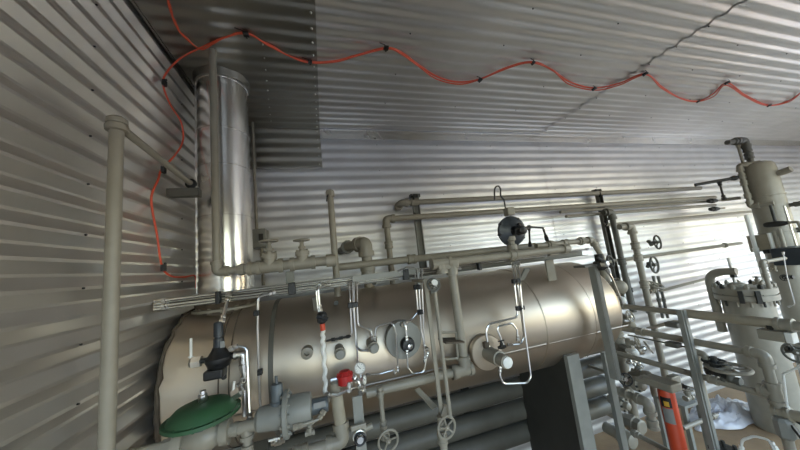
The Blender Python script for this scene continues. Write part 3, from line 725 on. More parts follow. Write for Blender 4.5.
MB().beam(c + V((6 * s, -8.5 * s, 11 * s)), c + V((6 * s, -8.5 * s, 17 * s)), 4 * s, .4 * s, AY).build('tag_plate', 'label', t, False)
p = c + V((-20 * s, 0, 0)); t = thing('test_fitting', 'pale hex fitting with a small upright stem left of the black regulator', 'fitting', p)
MB().lathe(p + AX * 5 * s, -AX, [(0, 3 * s), (.2 * s, 5.4 * s), (8 * s, 5.4 * s), (10 * s, 4 * s)], 6).build('hex_body', 'steel', t, ang=20)
MB().cyl(p + V((-4 * s, 0, 4 * s)), p + V((-4 * s, 0, 23 * s)), 1.2 * s, 8).build('stem', 'white', t)
MB().beam(p + V((-6 * s, 0, 6 * s)), p + V((-1 * s, 0, 5 * s)), 2 * s, 1 * s).build('lever', 'steel', t, False)
xg = c + AX * 22 * s
t = pipe('pale grey pipe dropping from the black regulator outlet to the green valve line', [c + AX * 13 * s, xg, V((xg.x, xg.y, q(246, 422, Y=1.30).z))], 2.8 * s, 'steel', 'outlet_pipe', unions=[xg - AZ * 12 * s])
tubing('steel tube arching over the black regulator outlet and running down beside its pipe', [c + V((10 * s, -3 * s, 7 * s)), c + V((17 * s, -3 * s, 9 * s)), c + V((26 * s, -3 * s, 6 * s)), q(250, 422, Y=1.30)], 1.4 * s, bend=.03)
tubing('pale tube rising from the black regulator spring case to the tray', [c + AZ * 33 * s + AX * 3 * s, V((c.x + 3 * s, YR - .01, zt + .01))], 1.6 * s)
needle_valve('pale ball valve with a tilted bar handle on the regulator outlet pipe', q(242, 386, Y=1.31), (0.15, 0, 1), (-.5, -.8, .25), 7 * s, 'steel', 'white')
p = q(238, 395, Y=1.28); t = thing('hex_fitting', 'pale hex fitting at the right rim of the green diaphragm actuator', 'fitting', p)
MB().lathe(p - AX * 5 * s, AX + AZ * .4, [(0, 4 * s), (1 * s, 5 * s), (8 * s, 5 * s), (10 * s, 3 * s)], 6).build('hex_body', 'steel', t, ang=20)

# green diaphragm control valve and the front line
YL = 1.24
c = q(203, 412, Y=YL); R = rad(c, 33)
t = thing('control_valve', 'control valve with a wide green diaphragm actuator before the vessel left end', 'valve', c - AZ * .1)
MB().lathe(c - AZ * R * .30, AZ, [(0, R * .25), (R * .03, R * .5), (R * .12, R * .78), (R * .17, R * .84), (R * .175, R), (R * .27, R), (R * .275, R * .9), (R * .38, R * .83), (R * .50, R * .70), (R * .57, R * .5), (R * .585, R * .2)], 40).build('diaphragm_actuator', 'green', t)
for i in range(12):
    k = PI * i / 6 + .1; MB().hexa(c + V((math.cos(k) * R * .93, math.sin(k) * R * .93, R * -.08)), AZ, R * .035, R * .16).build('rim_bolt', 'green', t)
MB().lathe(c + AZ * R * .27, AZ, [(0, R * .08), (R * .06, R * .13), (R * .22, R * .13), (R * .24, R * .09), (R * .34, R * .09)], 8).build('top_fitting', 'steel', t)
pl = q(203, 437, Y=YL); lz = pl.z
MB().lathe(pl - AX * .085, AX, [(0, .034), (.001, .042), (.03, .042), (.032, .03), (.06, .048), (.11, .048), (.14, .03), (.142, .042), (.17, .042), (.171, .034)], 14).build('valve_body', 'paint', t)
MB().cyl(pl, c - AZ * R * .25, .035, 12).build('yoke', 'slate', t)
xl = q(138, 445, Y=YL).x; xr = q(259, 426, Y=YL).x
pipe('grey line pipe running under the green actuator from the left wall to the regulator', [V((WL + .01, YL, lz)), V((xr, YL, lz))], rad(pl, 4.6), name='line_pipe', unions=[V((q(172, 441, Y=YL).x, YL, lz)), V((q(226, 432, Y=YL).x, YL, lz))], tees=[(V((q(247, 428, Y=YL).x, YL, lz)), -AZ)])
xv = q(247, 428, Y=YL).x
pipe('short stub pipe dropping from the line pipe between green actuator and grey regulator', [V((xv, YL, lz - .02)), V((xv, YL, .0))], rad(pl, 4.2), name='drop_leg', couplings=[V((xv, YL, lz - .08))])
# grey in-line regulator
g = V((q(287, 417, Y=YL).x, YL, lz + .012)); u = rad(g, 1) * .9
t = thing('flow_regulator', 'grey in-line regulator with a tall edge-on flange right of the green actuator', 'regulator', g)
MB().lathe(g - AX * 32 * u, AX, [(0, 6 * u), (1 * u, 9 * u), (4 * u, 12 * u), (20 * u, 13.5 * u), (30 * u, 13.5 * u)], 24).build('inlet_body', 'paint2', t)
flange_mb(g, AX, 24 * u, 5 * u, 12, .1).build('flange', 'paint2', t)
MB().lathe(g + AX * 1 * u, AX, [(0, 16 * u), (8 * u, 17 * u), (20 * u, 17 * u), (25 * u, 16 * u), (26 * u, 12 * u)], 24).build('spring_housing', 'paint2', t)
MB().lathe(g + AX * 26 * u, AX, [(0, 8.5 * u), (18 * u, 8 * u), (19 * u, 6 * u)], 20).build('adjusting_cap', 'pilot', t)
MB().beam(g + V((29 * u, -8.4 * u, 4 * u)), g + V((42 * u, -8.2 * u, 4 * u)), 1 * u, 6 * u).build('name_plate', 'label', t, False)
MB().lathe(g + V((-9 * u, 0, 11 * u)), AZ, [(0, 7 * u), (4 * u, 7.4 * u), (5 * u, 6.4 * u), (20 * u, 6.2 * u), (22 * u, 5 * u), (22.2 * u, 1.8 * u), (30 * u, 1.5 * u)], 18).build('pilot_cap', 'pilot', t)
tubing('thin grey tube bent under the grey regulator cap', [g + V((8 * u, -18 * u, -8 * u)), g + V((34 * u, -16 * u, -7 * u)), g + V((40 * u, -12 * u, -1 * u))], 1.6 * u, 'paint')
# fat elbow pipe right of the regulator
YE = 1.30
a = q(336, 392, Y=YE); b = q(344, 428, Y=YE - .02); b2 = drop(a, 441); b2 = V((q(343, 441, Y=YE).x, YE, q(343, 441, Y=YE).z)); e = V((q(262, 441, Y=YE).x, YE, b2.z))
r = rad(b, 5.4)
t = pipe('fat tan-grey elbow pipe curving down right of the grey regulator', [a + V((-.0, .04, .03)), b2, e], r, 'paint', 'fat_pipe', bend=r * 1.8, couplings=[q(300, 441, Y=YE)])
MB().tube([a + V((0, .03, .02)), a.lerp(b2, .25) , a.lerp(b2, .62)], r * 1.12, 14).build('wrap', 'tan', t)
gate_valve('small pale hose valve standing on the lower line below the grey regulator', q(310, 433, Y=YE - .04), AX, AZ, .018, .022, 'paint', open_=.2)
needle_valve('pale blue-grey drain valve low under the regulator flange', q(278, 442, Y=YE - .08), AX, (-.2, -.6, .6), .024, 'steel', 'white')
# red pilot valve and gauges
p = q(345, 377, Y=1.30); u = rad(p, 1)
t = thing('pilot_valve', 'small bright red pilot valve with bolted cap before the vessel middle', 'valve', p)
MB().lathe(p - AZ * 7 * u, AZ, [(0, 5.5 * u), (1 * u, 7.2 * u), (7 * u, 7.4 * u), (7.2 * u, 8.2 * u), (9.6 * u, 8.2 * u), (9.8 * u, 7 * u), (13 * u, 5 * u), (13.4 * u, 2 * u)], 20).build('body', 'red', t)
for i in range(6):
    k = PI * i / 3; MB().hexa(p + V((math.cos(k) * 6.6 * u, math.sin(k) * 6.6 * u, 3 * u)), AZ, 1.1 * u, 3 * u).build('bolt', 'red', t)
MB().cyl(p - AX * 6 * u, p - AX * 14 * u, 2 * u, 8).build('side_port', 'steel', t)
tubing('bright tube curving from the red pilot valve left to the white wrapped tube', [p + V((4 * u, -7 * u, -3 * u)), p + V((3 * u, -8 * u, -9 * u)), p + V((-9 * u, -8 * u, -12 * u)), p + V((-18 * u, -6 * u, -11 * u)), p + V((-19 * u, -4 * u, -17 * u))], 1.5 * u, bend=.02)
gauge('round white-faced pressure gauge above right of the red pilot valve', q(360, 368, Y=1.29), (-.25, -1, .1), rad(q(360, 368, Y=1.29), 5.2), L=.05)
gauge('smaller pressure gauge turned sideways, right of the red pilot valve', q(364, 380, Y=1.29), (.8, -.5, .1), rad(q(364, 380, Y=1.29), 4.4), stemdir=(0, 0, -1), L=.05)
a = q(361, 387, Y=1.29); tubing('short pale tube between red pilot valve and the sideways gauge', [p + AX * 6 * u, a + V((-.005, 0, .02)), a - AZ * .03], 1.6 * u)
tubing('thin tube line running right from the sideways gauge along the vessel', [q(366, 375, Y=1.36), q(380, 374, Y=1.37), q(394, 370, Y=1.37), q(396, 374, Y=1.37)], .004)
# flat bar post
a = q(357, 396, Y=1.22); b = V((a.x, a.y, 0)); w_ = rad(a, 10)
t = thing('bar_post', 'flat grey bar post standing below the two small gauges', 'support', b)
MB().beam(b, a, w_, .012, AY).build('bar', 'paint2', t, False, .002)
p = q(359, 434, Y=1.2); t = thing('drain_cock', 'small dark and pale drain cock bolted to the flat bar post', 'valve', p)
MB().lathe(p + AY * .01, -AY, [(0, .02), (.02, .026), (.035, .026), (.04, .012), (.055, .012)], 10).build('body', 'steel', t)
MB().torus(p - AY * .035, AY, .02, .005, 18, 6).build('ring', 'black', t)
MB().beam(p + V((-.03, -.01, .03)), p + V((.03, -.01, .03)), .012, .02).build('handle', 'paint', t, False, .003)
MB().cyl(p + V((.02, 0, .012)), p + V((.055, 0, .018)), .011, 10).build('side_port', 'paint', t)
# hanging valve with wheel
a = q(380.5, 394, Y=1.36); b = drop(a, 424)
pipe('thin grey stem pipe hanging down to the valve with the open handwheel', [a + AZ * .03, b], rad(a, 2.4), name='stem_pipe', couplings=[a, b])
gate_valve('hanging valve with an open pale handwheel, left of the two tall uprights', q(384, 432, Y=1.36), AZ, (.1, -1, -.1), .03, rad(q(388, 437, Y=1.27), 10.5), 'paint', open_=0, spokes=3)
# uprights with wheels
YU = 1.26
a = q(425, 279, Y=YU); b = V((a.x, YU, 0)); w_ = rad(a, 3.6)
t = thing('angle_upright', 'pale steel angle upright in front of the vessel between manway and downcomer', 'support', b)
MB().beam(b, a, w_, .008, AY).build('face_leg', 'paint', t, False); MB().beam(b + V((w_ * .5, .03, 0)), a + V((w_ * .5, .012, 0)), .006, .028, AY).build('side_leg', 'paint', t, False)
MB().beam(q(435, 408, Y=YU + .02), q(417, 389, Y=YU + .12), .03, .006).build('brace', 'paint', t, False)
MB().beam(a + V((0, 0, -.01)), a + V((0, .17, -.01)), .03, .012).build('top_tie', 'paint', t, False)
a = q(434.5, 290, Y=YU - .05); b = drop(a, 418)
t = thing('extension_rod', 'long slim valve extension stem with a wheel at its top beside the angle upright', 'valve stem', b)
MB().cyl(b, a, rad(a, 1.9), 12).build('stem', 'paint', t)
handwheel(q(433.5, 285, Y=YU - .07), V((-.1, -1, .5)), rad(a, 6), t, 'dkpaint', 6, .2)
MB().lathe(q(433.5, 285, Y=YU - .05), V((-.1, -1, .5)), [(0, .015), (.03, .015)], 8).build('hub_nut', 'white', t)
p = q(444, 426, Y=YU - .05)
gate_valve('gate valve with an ornate pale handwheel at the foot of the extension stem', p + V((-.0, .04, -.005)), AZ, V((.2, -1, 0)), .026, rad(p, 10), 'paint', open_=-.3, spokes=5)
MB().beam(q(441, 410, Y=YU), q(446, 412, Y=YU), .03, .05).build('stem_guide', 'paint', t, False)
pipe('grey pipe going down from the ornate handwheel valve to the floor', [p + V((0, .04, -.04)), V((p.x, p.y + .04, 0))], .016, name='riser_pipe', couplings=[p + V((0, .04, -.07))])
t = thing('step_bracket', 'rust-edged grey bracket plate between extension stem and downcomer pipe', 'bracket', q(450, 340, Y=1.42))
MB().beam(q(442, 341, Y=1.40), q(460, 340, Y=1.40), .10, .008).build('plate', 'seal', t, False)
MB().cyl(q(440, 333, Y=1.38), q(456, 332, Y=1.38), .006, 8).build('rod', 'paint', t)
MB().cyl(q(440, 360, Y=1.38), q(458, 358, Y=1.38), .006, 8).build('lower_rod', 'paint', t)
MB().beam(q(456, 332, Y=1.395), q(458, 360, Y=1.395), .012, .006).build('hanger', 'paint', t, False)

# big pipes stacked under the vessel at the back wall
BIG = ['topmost', 'second from the top', 'third from the top', 'lowest']
for i, yy in enumerate((362, 385, 408, 431)):
    p = q(524, yy, Y=2.06); e = q(604 + 2 * i, yy, Y=2.06)
    t = thing('coil_pipe', '%s of four large grey pipes stacked behind the saddle under the vessel' % BIG[i], 'pipe', V((p.x, 2.06, p.z)), 'large pipes under the vessel')
    rr = .07
    MB().cyl(V((-.62, 2.06, p.z)), V((e.x, 2.06, p.z)), rr, 24).build('pipe', 'coil', t)
    MB().lathe(V((e.x, 2.06, p.z)), AX, [(0, rr * 1.04), (.02, rr * 1.04), (.03, rr), (.06, rr * .8), (.075, rr * .4)], 24).build('weld_cap', 'paint2', t)
t = thing('pipe_rack', 'dark upright rack plate carrying the large pipes behind the saddle', 'support', (1.0, 2.15, 0))
MB().beam((1.0, 2.16, 0), (1.0, 2.16, 1.2), .05, .05, AY).build('post', 'dkpaint', t, False)
MB().beam((-.3, 2.16, 0), (-.3, 2.16, 1.2), .05, .05, AY).build('post', 'dkpaint', t, False)

# ================================================================== CHANNEL POST AND VALVES AT THE VESSEL'S RIGHT END
YC = 1.36
a = q(596, 266, Y=YC); b = drop(a, 380)
t = thing('channel_post', 'grey channel post standing close in front of the vessel right end', 'support', b)
w_ = rad(a, 4.4)
MB().beam(b, a, w_, .008, AY).build('web', 'dkpaint', t, False)
MB().beam(b + V((w_ / 2, .02, 0)), a + V((w_ / 2, .02, 0)), .006, .045, AY).build('flange', 'dkpaint', t, False)
MB().beam(b + V((-w_ / 2, .02, 0)), a + V((-w_ / 2, .02, 0)), .006, .045, AY).build('flange', 'paint2', t, False)
MB().beam(a + V((-.10, .03, .006)), a + V((.05, .03, .006)), .08, .012).build('top_plate', 'dkpaint', t, False)
c = q(600, 262, Y=YC); t = thing('selector_valve', 'cluster of dark small valve fittings on top of the channel post', 'valve', c)
MB().lathe(c - AZ * .05, AZ, [(0, .03), (.02, .04), (.05, .04), (.06, .025), (.10, .025)], 10).build('body', 'iron', t, ang=25)
MB().torus(c + V((.035, -.04, .0)), V((.3, -1, .2)), .035, .006, 20, 6).build('ring_handle', 'iron', t)
MB().tube([c + V((-.04, -.02, .03)), c + V((.05, -.03, -.04))], .011, 8).build('lever', 'iron', t)
MB().lathe(c + V((-.02, -.03, -.01)), -AY, [(0, .02), (.03, .02), (.034, .012)], 6).build('side_nut', 'steel', t)
tubing('thin steel tube slanting from the post top valve down the vessel end', [c + V((.0, -.03, -.04)), c + V((.03, -.03, -.1)), c + V((.07, -.03, -.26))], .006)
a = q(609, 374, Y=1.7); b = V((a.x, 1.7, 0)); a = slide(a, AZ, y=352)
t = thing('slim_post', 'slim pale upright behind the foot of the channel post', 'support', b)
MB().beam(b, a, .05, .03, AY).build('bar', 'paint2', t, False)

# two tall thin pipes right of the vessel
a = q(611, 212, Y=2.12)
for pts, Y, px, lab, cps in (([(603, 211), (611, 212), (629, 300), ], 2.12, 3.0, 'left one of the two tall pipes rising between channel post and wall valves', [(619, 262)]),
                        ([(619, 226), (631, 226), (656, 390)], 1.95, 3.2, 'right one of the two tall pipes, with a short turned-in top', [(634, 246), (637, 258), (643, 285), (648, 310)])):
    p1 = q(*pts[1], Y=Y); p0 = V((q(*pts[0], Y=Y).x, Y, p1.z)); p2 = drop(p1, pts[2][1] + 12)
    pipe(lab, [p0, p1, V((p1.x, Y, max(p2.z, .1)))], rad(p1, px * .85), 'dkpaint' if Y > 2 else 'paint', 'tall_pipe', couplings=[q(*k, Y=Y) for k in cps])
# small wall valves
def sidevalve(lab, x, y, Y, s, axis, wR, m='dkpaint', spokes=3):
    p = q(x, y, Y=Y); return gate_valve(lab, p, V(axis).orthogonal(), axis, s, wR, m, open_=-.2, spokes=spokes, name='wall_valve')
sidevalve('upper small wall valve with its dark handwheel seen nearly edge-on', 650, 243, 2.15, .034, (.8, -.6, 0), .07)
p = q(641, 265, Y=2.1)
sidevalve('middle small wall valve with its round dark handwheel facing out', 648, 265, 2.25, .03, (.2, -1, 0), .085)
t = gate_valve('lower pale wall valve with a lying handwheel by the twin conduits', q(652, 291, Y=2.05), AX, (.1, -.5, 1), .04, .07, 'paint', open_=-.4, name='wall_valve')
for k, (x, lab) in enumerate(((653, 'left one of the twin thin dark conduits below the pale wall valve'), (658, 'right one of the twin thin dark conduits below the pale wall valve'))):
    a = q(x, 276, Y=2.3); pipe(lab, [a, drop(a, 318)], .014, 'dkpaint', 'conduit', 'conduit', couplings=[drop(a, 300)])
a = q(627, 277, Y=2.2); pipe('short dark perforated tube between the two tall pipes', [a, drop(a, 312)], .018, 'iron', 'conduit', 'conduit', couplings=[drop(a, 290)])

# cluttered valve group behind the vessel head
XS = 2.2
for x, y, ax_, s, R, lab, m in (
    (607, 288, (1, -.4, 0), .05, .07, 'pale valve poking out behind the vessel head, highest of the cluster', 'paint'),
    (622, 318, (.2, -1, .3), .035, .045, 'small valve with a pale wheel just right of the vessel head seam', 'paint'),
    (628, 343, (.5, -1, .2), .035, .05, 'valve with a pale wheel tucked under the lower rail pipe at the vessel head', 'paint'),
    (640, 350, (.7, -.6, .4), .032, .045, 'smaller valve right of the pale wheel under the lower rail pipe', 'steel'),
    (629, 360, (-.1, -1, .2), .03, .04, 'pale valve at the bottom of the cluster beside the vessel head', 'steel')):
    p = q(x, y, X=XS + .12); gate_valve(lab, p, V(ax_).orthogonal(), ax_, s, R, m, open_=-.2, name='cluster_valve')
a = q(616, 330, X=XS + .2); pipe('grey manifold pipe rising through the valve cluster behind the vessel head', [V((a.x, a.y, .3)), slide(a, AZ, y=270)], .035, name='manifold_pipe', couplings=[a, a + AZ * .2], tees=[(a - AZ * .15, -AY)])

for x, y, R_, ln, lab, mm in ((616, 287, .05, .12, 'pale rounded nozzle stub at the top of the vessel head cluster', 'paint'), (619, 300, .03, .08, 'bright plug fitting on the vessel head cluster below the rounded stub', 'white'), (630, 325, .026, .06, 'tan hex plug on the cluster between the two rail pipe ends', 'tan'), (633, 352, .024, .06, 'bright plug fitting low in the cluster beside the vessel head', 'white'), (612, 318, .02, .06, 'small dark plug against the vessel head below the upper rail end', 'iron')):
    p = q(x, y, X=XS + .05); t = thing('plug_fitting', lab, 'fitting', p); d = V((-.3, -1, .1)).normalized()
    MB().lathe(p + d * -ln, d, [(0, R_ * .7), (ln * .9, R_ * .7), (ln * .92, R_), (ln * 1.5, R_), (ln * 1.6, R_ * .8), (ln * 1.7, R_ * .3)], 8 if R_ < .04 else 16).build('plug', mm, t)
    MB().tube([p - d * ln * .5, p - d * ln * .5 + V((.06, .12, 0))], R_ * .5, 8).build('neck', 'paint', t)
for x, y, lab in ((625, 405, 'round bolted cap with a small boss between the pale pipe ends'), (640, 385, 'pale short cross-pipe with a socket above the thick elbow pipe')):
    p = q(x, y, X=XS - .02); t = thing('boss_fitting', lab, 'fitting', p)
    MB().lathe(p + AY * .12, -AY, [(0, .035), (.08, .035), (.082, .05), (.12, .05), (.122, .03), (.15, .026), (.16, .012)], 16).build('body', 'paint', t)
    for k in range(6): MB().hexa(p + V((math.cos(k * PI / 3) * .042, .0, math.sin(k * PI / 3) * .042)), AY, .008, .02).build('bolt', 'iron', t)
# ---- rail pipes running towards the viewer on the right
def ypipe(lab, x0, y0, x1, X, px, name='rail_pipe', m='paint', **k):
    a = q(x0, y0, X=X); e = slide(a, AY, x=x1); return pipe(lab, [a, e], rad(e, px), m, name, **k), a, e
r1 = q(690, 315, X=XS)
t, a, e = ypipe('upper rail pipe, its thin far half ending at the vessel head', 622, 306, 684, XS, 2.9, caps=[0])
a2 = V((XS, e.y, e.z)); e2 = slide(a2, AY, x=835)
t = pipe('upper rail pipe, its thick tan-wrapped near half right of the rail post', [a2, e2], rad(slide(a2, AY, x=740), 4.3), 'paint', 'rail_pipe', couplings=[slide(a2, AY, x=785)])
MB().cyl(a2 - AY * .01, slide(a2, AY, x=777), rad(slide(a2, AY, x=740), 4.8), 18).build('wrap', 'tan', t)
a = q(622, 328, X=XS); e = slide(a, AY, x=764); d_ = V((e.x, e.y, .0))
ma = slide(a, AY, x=683)
pipe('lower rail pipe with a large elbow at its near end that drops to the floor', [a, e, d_], rad(ma, 3.2), name='rail_pipe', couplings=[slide(a, AY, x=640), slide(a, AY, x=690)], tees=[(q(771, 392, X=XS), AY)], unions=[drop(e, 425)])
t, a3, e3 = ypipe('third rail pipe, low, carrying the wheel valve and joining the dropping pipe', 606, 350, 771, XS, 3.6, couplings=[q(700, 388, X=XS), q(717, 394, X=XS)])
ypipe('thin rod-like pipe passing the saddle below the vessel head', 578, 362, 622, XS - .1, 1.5, 'thin_pipe')
ypipe('thin tube between the two upper rail pipes', 628, 335, 690, XS - .03, .8, 'thin_pipe', 'dkpaint')
# rail post
a = q(679, 310, X=XS - .07); t = thing('rail_post', 'grey angle post carrying the rail pipes right of the orange cylinder', 'support', V((a.x, a.y, 0)))
w_ = rad(a, 4.2)
MB().beam(V((a.x, a.y, 0)), a, .012, w_, AY).build('face_leg', 'paint2', t, False)
MB().beam(V((a.x + .02, a.y - w_ / 2, 0)), a + V((.02, -w_ / 2, 0)), .024, .01, AY).build('side_leg', 'paint2', t, False)
for yy in (325, 345):
    p = q(676, yy, X=XS - .05); MB().beam(p + V((0, .05, 0)), p + V((0, -.02, 0)), .05, .03).build('clamp_block', 'dkpaint', t, False, .004)
t = thing('flat_support', 'thin flat bar between the rail post and the pipes behind it', 'support', q(665, 322, X=XS + .3))
MB().beam(q(650, 328, X=XS + .4), q(678, 321, X=XS), .05, .01).build('bar', 'tan', t, False)

p = q(781, 336, X=XS - .02); t = thing('tag_box', 'small grey box with a bright end hanging under the near rail pipe', 'box', p)
MB().beam(p + V((0, .07, 0)), p + V((0, -.02, 0)), .05, .05).build('box', 'paint', t, False, .003)
MB().beam(p + V((0, -.021, 0)), p + V((0, -.045, 0)), .05, .05).build('bright_end', 'white', t, False, .003)
MB().beam(p + V((0, .03, .02)), p + V((0, .03, .06)), .01, .02).build('hanger', 'iron', t, False)
# wheel valve on the third pipe
p = slide(a3, AY, x=733); p = V((XS, p.y, a3.z))
gate_valve('large dark valve with a flat-lying handwheel on the third rail pipe', p + AZ * .03, AY, AZ, .040, .085, 'dkpaint', open_=-.6, wm='paint', spokes=4, name='wheel_valve')
t = gate_valve('smaller dark valve just behind the large wheel valve', slide(p, AY, x=719) + AZ * .05, AY, AZ, .045, .05, 'iron', open_=-.8, name='wheel_valve')
a = q(690, 351, X=XS); b = q(704, 352, X=XS); b = V((XS, b.y, a.z)); c = V((XS, slide(a3, AY, x=716).y, a3.z))
pipe('short bent riser pipe between rail post and third rail pipe', [a, b, V((XS, b.y, a3.z))], rad(b, 2.3), name='riser_pipe', couplings=[V((XS, b.y, (a.z + a3.z) / 2))])
p = q(697, 375, X=XS + .15); tag(MB().tube([q(695, 350, X=XS + .15), p, V((p.x, p.y, p.z - .2))], .03, 12, bend=.05).build('sleeve_pipe', 'tan'), 'short tan pipe sleeve directly behind the rail post', 'pipe')
needle_valve('small dark valve low between orange cylinder and rail post', q(680, 385, X=XS + .1), AY, V((-1, 0, .3)), .035, 'iron', 'black')

# orange cylinder
p0 = q(665, 388, X=XS - .12); r = rad(p0, 6.6); ang_top = p0; bt = V((p0.x, p0.y, 0))
t = thing('orange_cylinder', 'upright orange-red cylinder with yellow and grey stickers under a grey clamp', 'cylinder', bt)
MB().lathe(bt, AZ, [(0, r), (p0.z - .02, r), (p0.z - .005, r * .9), (p0.z, r * .6)], 28).build('body', 'orange', t)
def wrapsticker(name, m, z0, z1, w0, w1, rr):
    fc = math.atan2(-p0.y, -p0.x); mb = MB(); n = 8; vs = []; fs = []
    for i in range(n + 1):
        k = fc + w0 + (w1 - w0) * i / n
        for z in (z0, z1): vs.append(bt + V((math.cos(k) * rr, math.sin(k) * rr, z)))
    for i in range(n): fs.append((2 * i, 2 * i + 2, 2 * i + 3, 2 * i + 1))
    mb.add(vs, fs); return mb.build(name, m, t)
zf_ = lambda y: drop(p0, y).z
wrapsticker('warning_sticker', 'black', zf_(405), zf_(395), -.95, .35, r * 1.012)
wrapsticker('warning_panel', 'yellow', zf_(404), zf_(399), -.55, .05, r * 1.024)
wrapsticker('info_sticker', 'label', zf_(421), zf_(406), -.95, .35, r * 1.012)
t = thing('pipe_clamp', 'weathered grey clamp block sitting on top of the orange cylinder', 'clamp', p0)
MB().beam(p0 + V((0, .10, .025)), p0 + V((0, -.07, .025)), .10, .05).build('block', 'paint', t, False, .008)
MB().beam(p0 + V((0, .15, .012)), p0 + V((0, .09, .012)), .1, .03).build('lip', 'paint', t, False, .006)
MB().beam(p0 + V((.05, .0, .035)), p0 + V((.13, .0, .035)), .04, .05).build('pipe_lug', 'paint', t, False, .006)

# elbows and pipe ends between channel post and orange cylinder
X2 = 2.15
a = q(612, 388, X=X2); b = q(647, 398, X=X2); b = V((X2, slide(a, AY, x=648).y, a.z)); c = drop(b, 424)
pipe('thick pale elbow pipe turning down left of the orange cylinder', [a, b, c], rad(b, 3.6), name='elbow_pipe', couplings=[c, slide(a, AY, x=624)])
a = q(606, 410, X=X2 + .2); b = q(634, 418, X=X2 + .2); e = slide(a, AY, x=634)
t = pipe('thick pale pipe end with a bolted plug, left of the orange cylinder', [a, e], rad(e, 4.8), name='pipe_end', unions=[e])
a = q(606, 427, X=X2 + .2); e = slide(a, AY, x=628)
pipe('lowest thick pale pipe end left of the orange cylinder', [a, e], rad(e, 5.6), name='pipe_end', caps=[1])
a = q(632, 432, X=X2 + .05); e = slide(a, AY, x=690)
pipe('grey pipe running low towards the foot of the orange cylinder', [a, e], rad(a, 2.2), name='low_pipe', unions=[slide(a, AY, x=636)])
p = q(622, 378, X=X2 - .05); gate_valve('small valve with a black and white wheel under the vessel head', p, AY, V((-.5, -1, .2)), .03, rad(p, 5.5), 'steel', open_=-.4, wm='black', name='cluster_valve')
a = q(650, 374, X=X2 + .1); pipe('short pale tee pipe standing behind the clamp block', [q(630, 374, X=X2 + .1), a, drop(a, 395)], rad(a, 2.6), name='tee_pipe')
p = q(637, 372, X=X2 + .12); gate_valve('pale round valve body between the vessel head and the clamp block', p, AY, V((0, -.4, 1)), .035, .03, 'paint', open_=-.5, name='cluster_valve')
# white pipes low behind the post
a = q(690, 427, X=2.45); ypipe('pale white pipe low on the floor behind the rail post', 683, 428, 722, 2.6, 3.5, 'low_pipe', 'white') if False else None
a = q(688, 425, Y=1.75); pipe('pale pipe lying low behind the rail post, pointing at the plastic film', [q(683, 428, Y=1.75), V((q(716, 412, Y=1.75).x, 1.75, q(683, 428, Y=1.75).z))], rad(a, 2), 'paint', 'low_pipe', couplings=[q(712, 413, Y=1.75)])
p = q(690, 404, Y=1.8); t = thing('floor_stand', 'small grey frame stand on the floor behind the rail post', 'stand', V((p.x, p.y, 0)))
for dx, dy in ((-.08, 0), (.1, 0), (-.08, .2), (.1, .2)): MB().beam(V((p.x + dx, p.y + dy, 0)), V((p.x + dx, p.y + dy, p.z)), .03, .03, AY).build('leg', 'paint2', t, False)
MB().beam(V((p.x - .1, p.y + .1, p.z)), V((p.x + .12, p.y + .1, p.z)), .24, .02).build('top', 'paint2', t, False)
gate_valve('small pale valve on the grey floor stand behind the rail post', V((p.x, p.y, p.z + .05)), AX, AZ, .04, .05, 'paint', open_=-.3, name='cluster_valve')

# ================================================================== SEPARATOR WITH BOLTED LID
cY = 1.78
l0 = q(713, 289, Y=cY); l1 = q(779, 297, Y=cY)
c, R = upright(712, 779, 290, cY); c.z = q(746, 286, X=c.x).z
t = thing('separator', 'squat grey separator vessel with a bolted flat lid in front of the tower', 'tank', V((c.x, cY, 0)))
MB().lathe(V((c.x, cY, 0)), AZ, [(0, R * .8), (c.z - .11, R * .8)], 44).build('shell', 'paint', t)
MB().lathe(c - AZ * .12, AZ, [(0, R * .96), (.004, R), (.05, R), (.052, R * .94), (.06, R * .94), (.062, R), (.11, R), (.114, R * .97), (.125, R * .5)], 44).build('lid', 'paint', t)
for i in range(14):
    k = 2 * PI * i / 14 + .1; d = V((math.cos(k), math.sin(k), 0)) * R * .9
    mb = MB(); mb.hexa(c + d + AZ * .01, AZ, .018, .035); mb.cyl(c + d - AZ * .17, c + d + AZ * .04, .009, 8); mb.build('stud', 'iron' if i % 3 == 0 else 'paint', t)
for x in (742, 764):
    d = V((q(x, 300, X=c.x - R) - c)); d.z = 0; p = c + d.normalized() * R * 1.02 - AZ * .06; MB().beam(p - AZ * .07, p + AZ * .04, .03, .04, d).build('lug', 'iron', t, False)
# davit
XD = c.x - R * .45
da = q(714, 330, X=XD); tip = q(740, 268, X=XD); dy = tip.y; base = V((c.x - R * .35, c.y + R * .95, 0)); dz = q(722, 272, X=c.x - R * .2).z
tip = V((c.x - R * .25, c.y - R * .05, dz + .01))
MB().tube([V((base.x, base.y, c.z - .45)), V((base.x, base.y, dz)), tip], rad(base + AZ * c.z, 3.4), 16, bend=.22, k=8).build('davit_arm', 'paint', t)
MB().cyl(V((tip.x, tip.y + .03, c.z)), V((tip.x, tip.y + .03, dz + .14)), rad(tip, 1.4), 10).build('davit_screw', 'steel', t)
MB().lathe(V((tip.x, tip.y + .03, dz - .05)), AZ, [(0, .024), (.05, .024)], 6).build('davit_nut', 'iron', t)
MB().lathe(V((tip.x, tip.y + .03, c.z)), AZ, [(0, .06), (.03, .06), (.04, .03)], 10).build('lifting_pad', 'paint', t)
XQ = c.x - R * .5
p = q(757, 280, X=XQ); gate_valve('small valve with a dark knob standing on the separator lid', V((p.x, p.y, c.z + .045)), AY, AZ, .03, .028, 'paint', wm='black', open_=-.2, name='lid_valve')
p = q(768, 283, X=XQ); a = V((p.x, p.y, c.z)); e = V((a.x, a.y, q(768, 262, X=XQ).z))
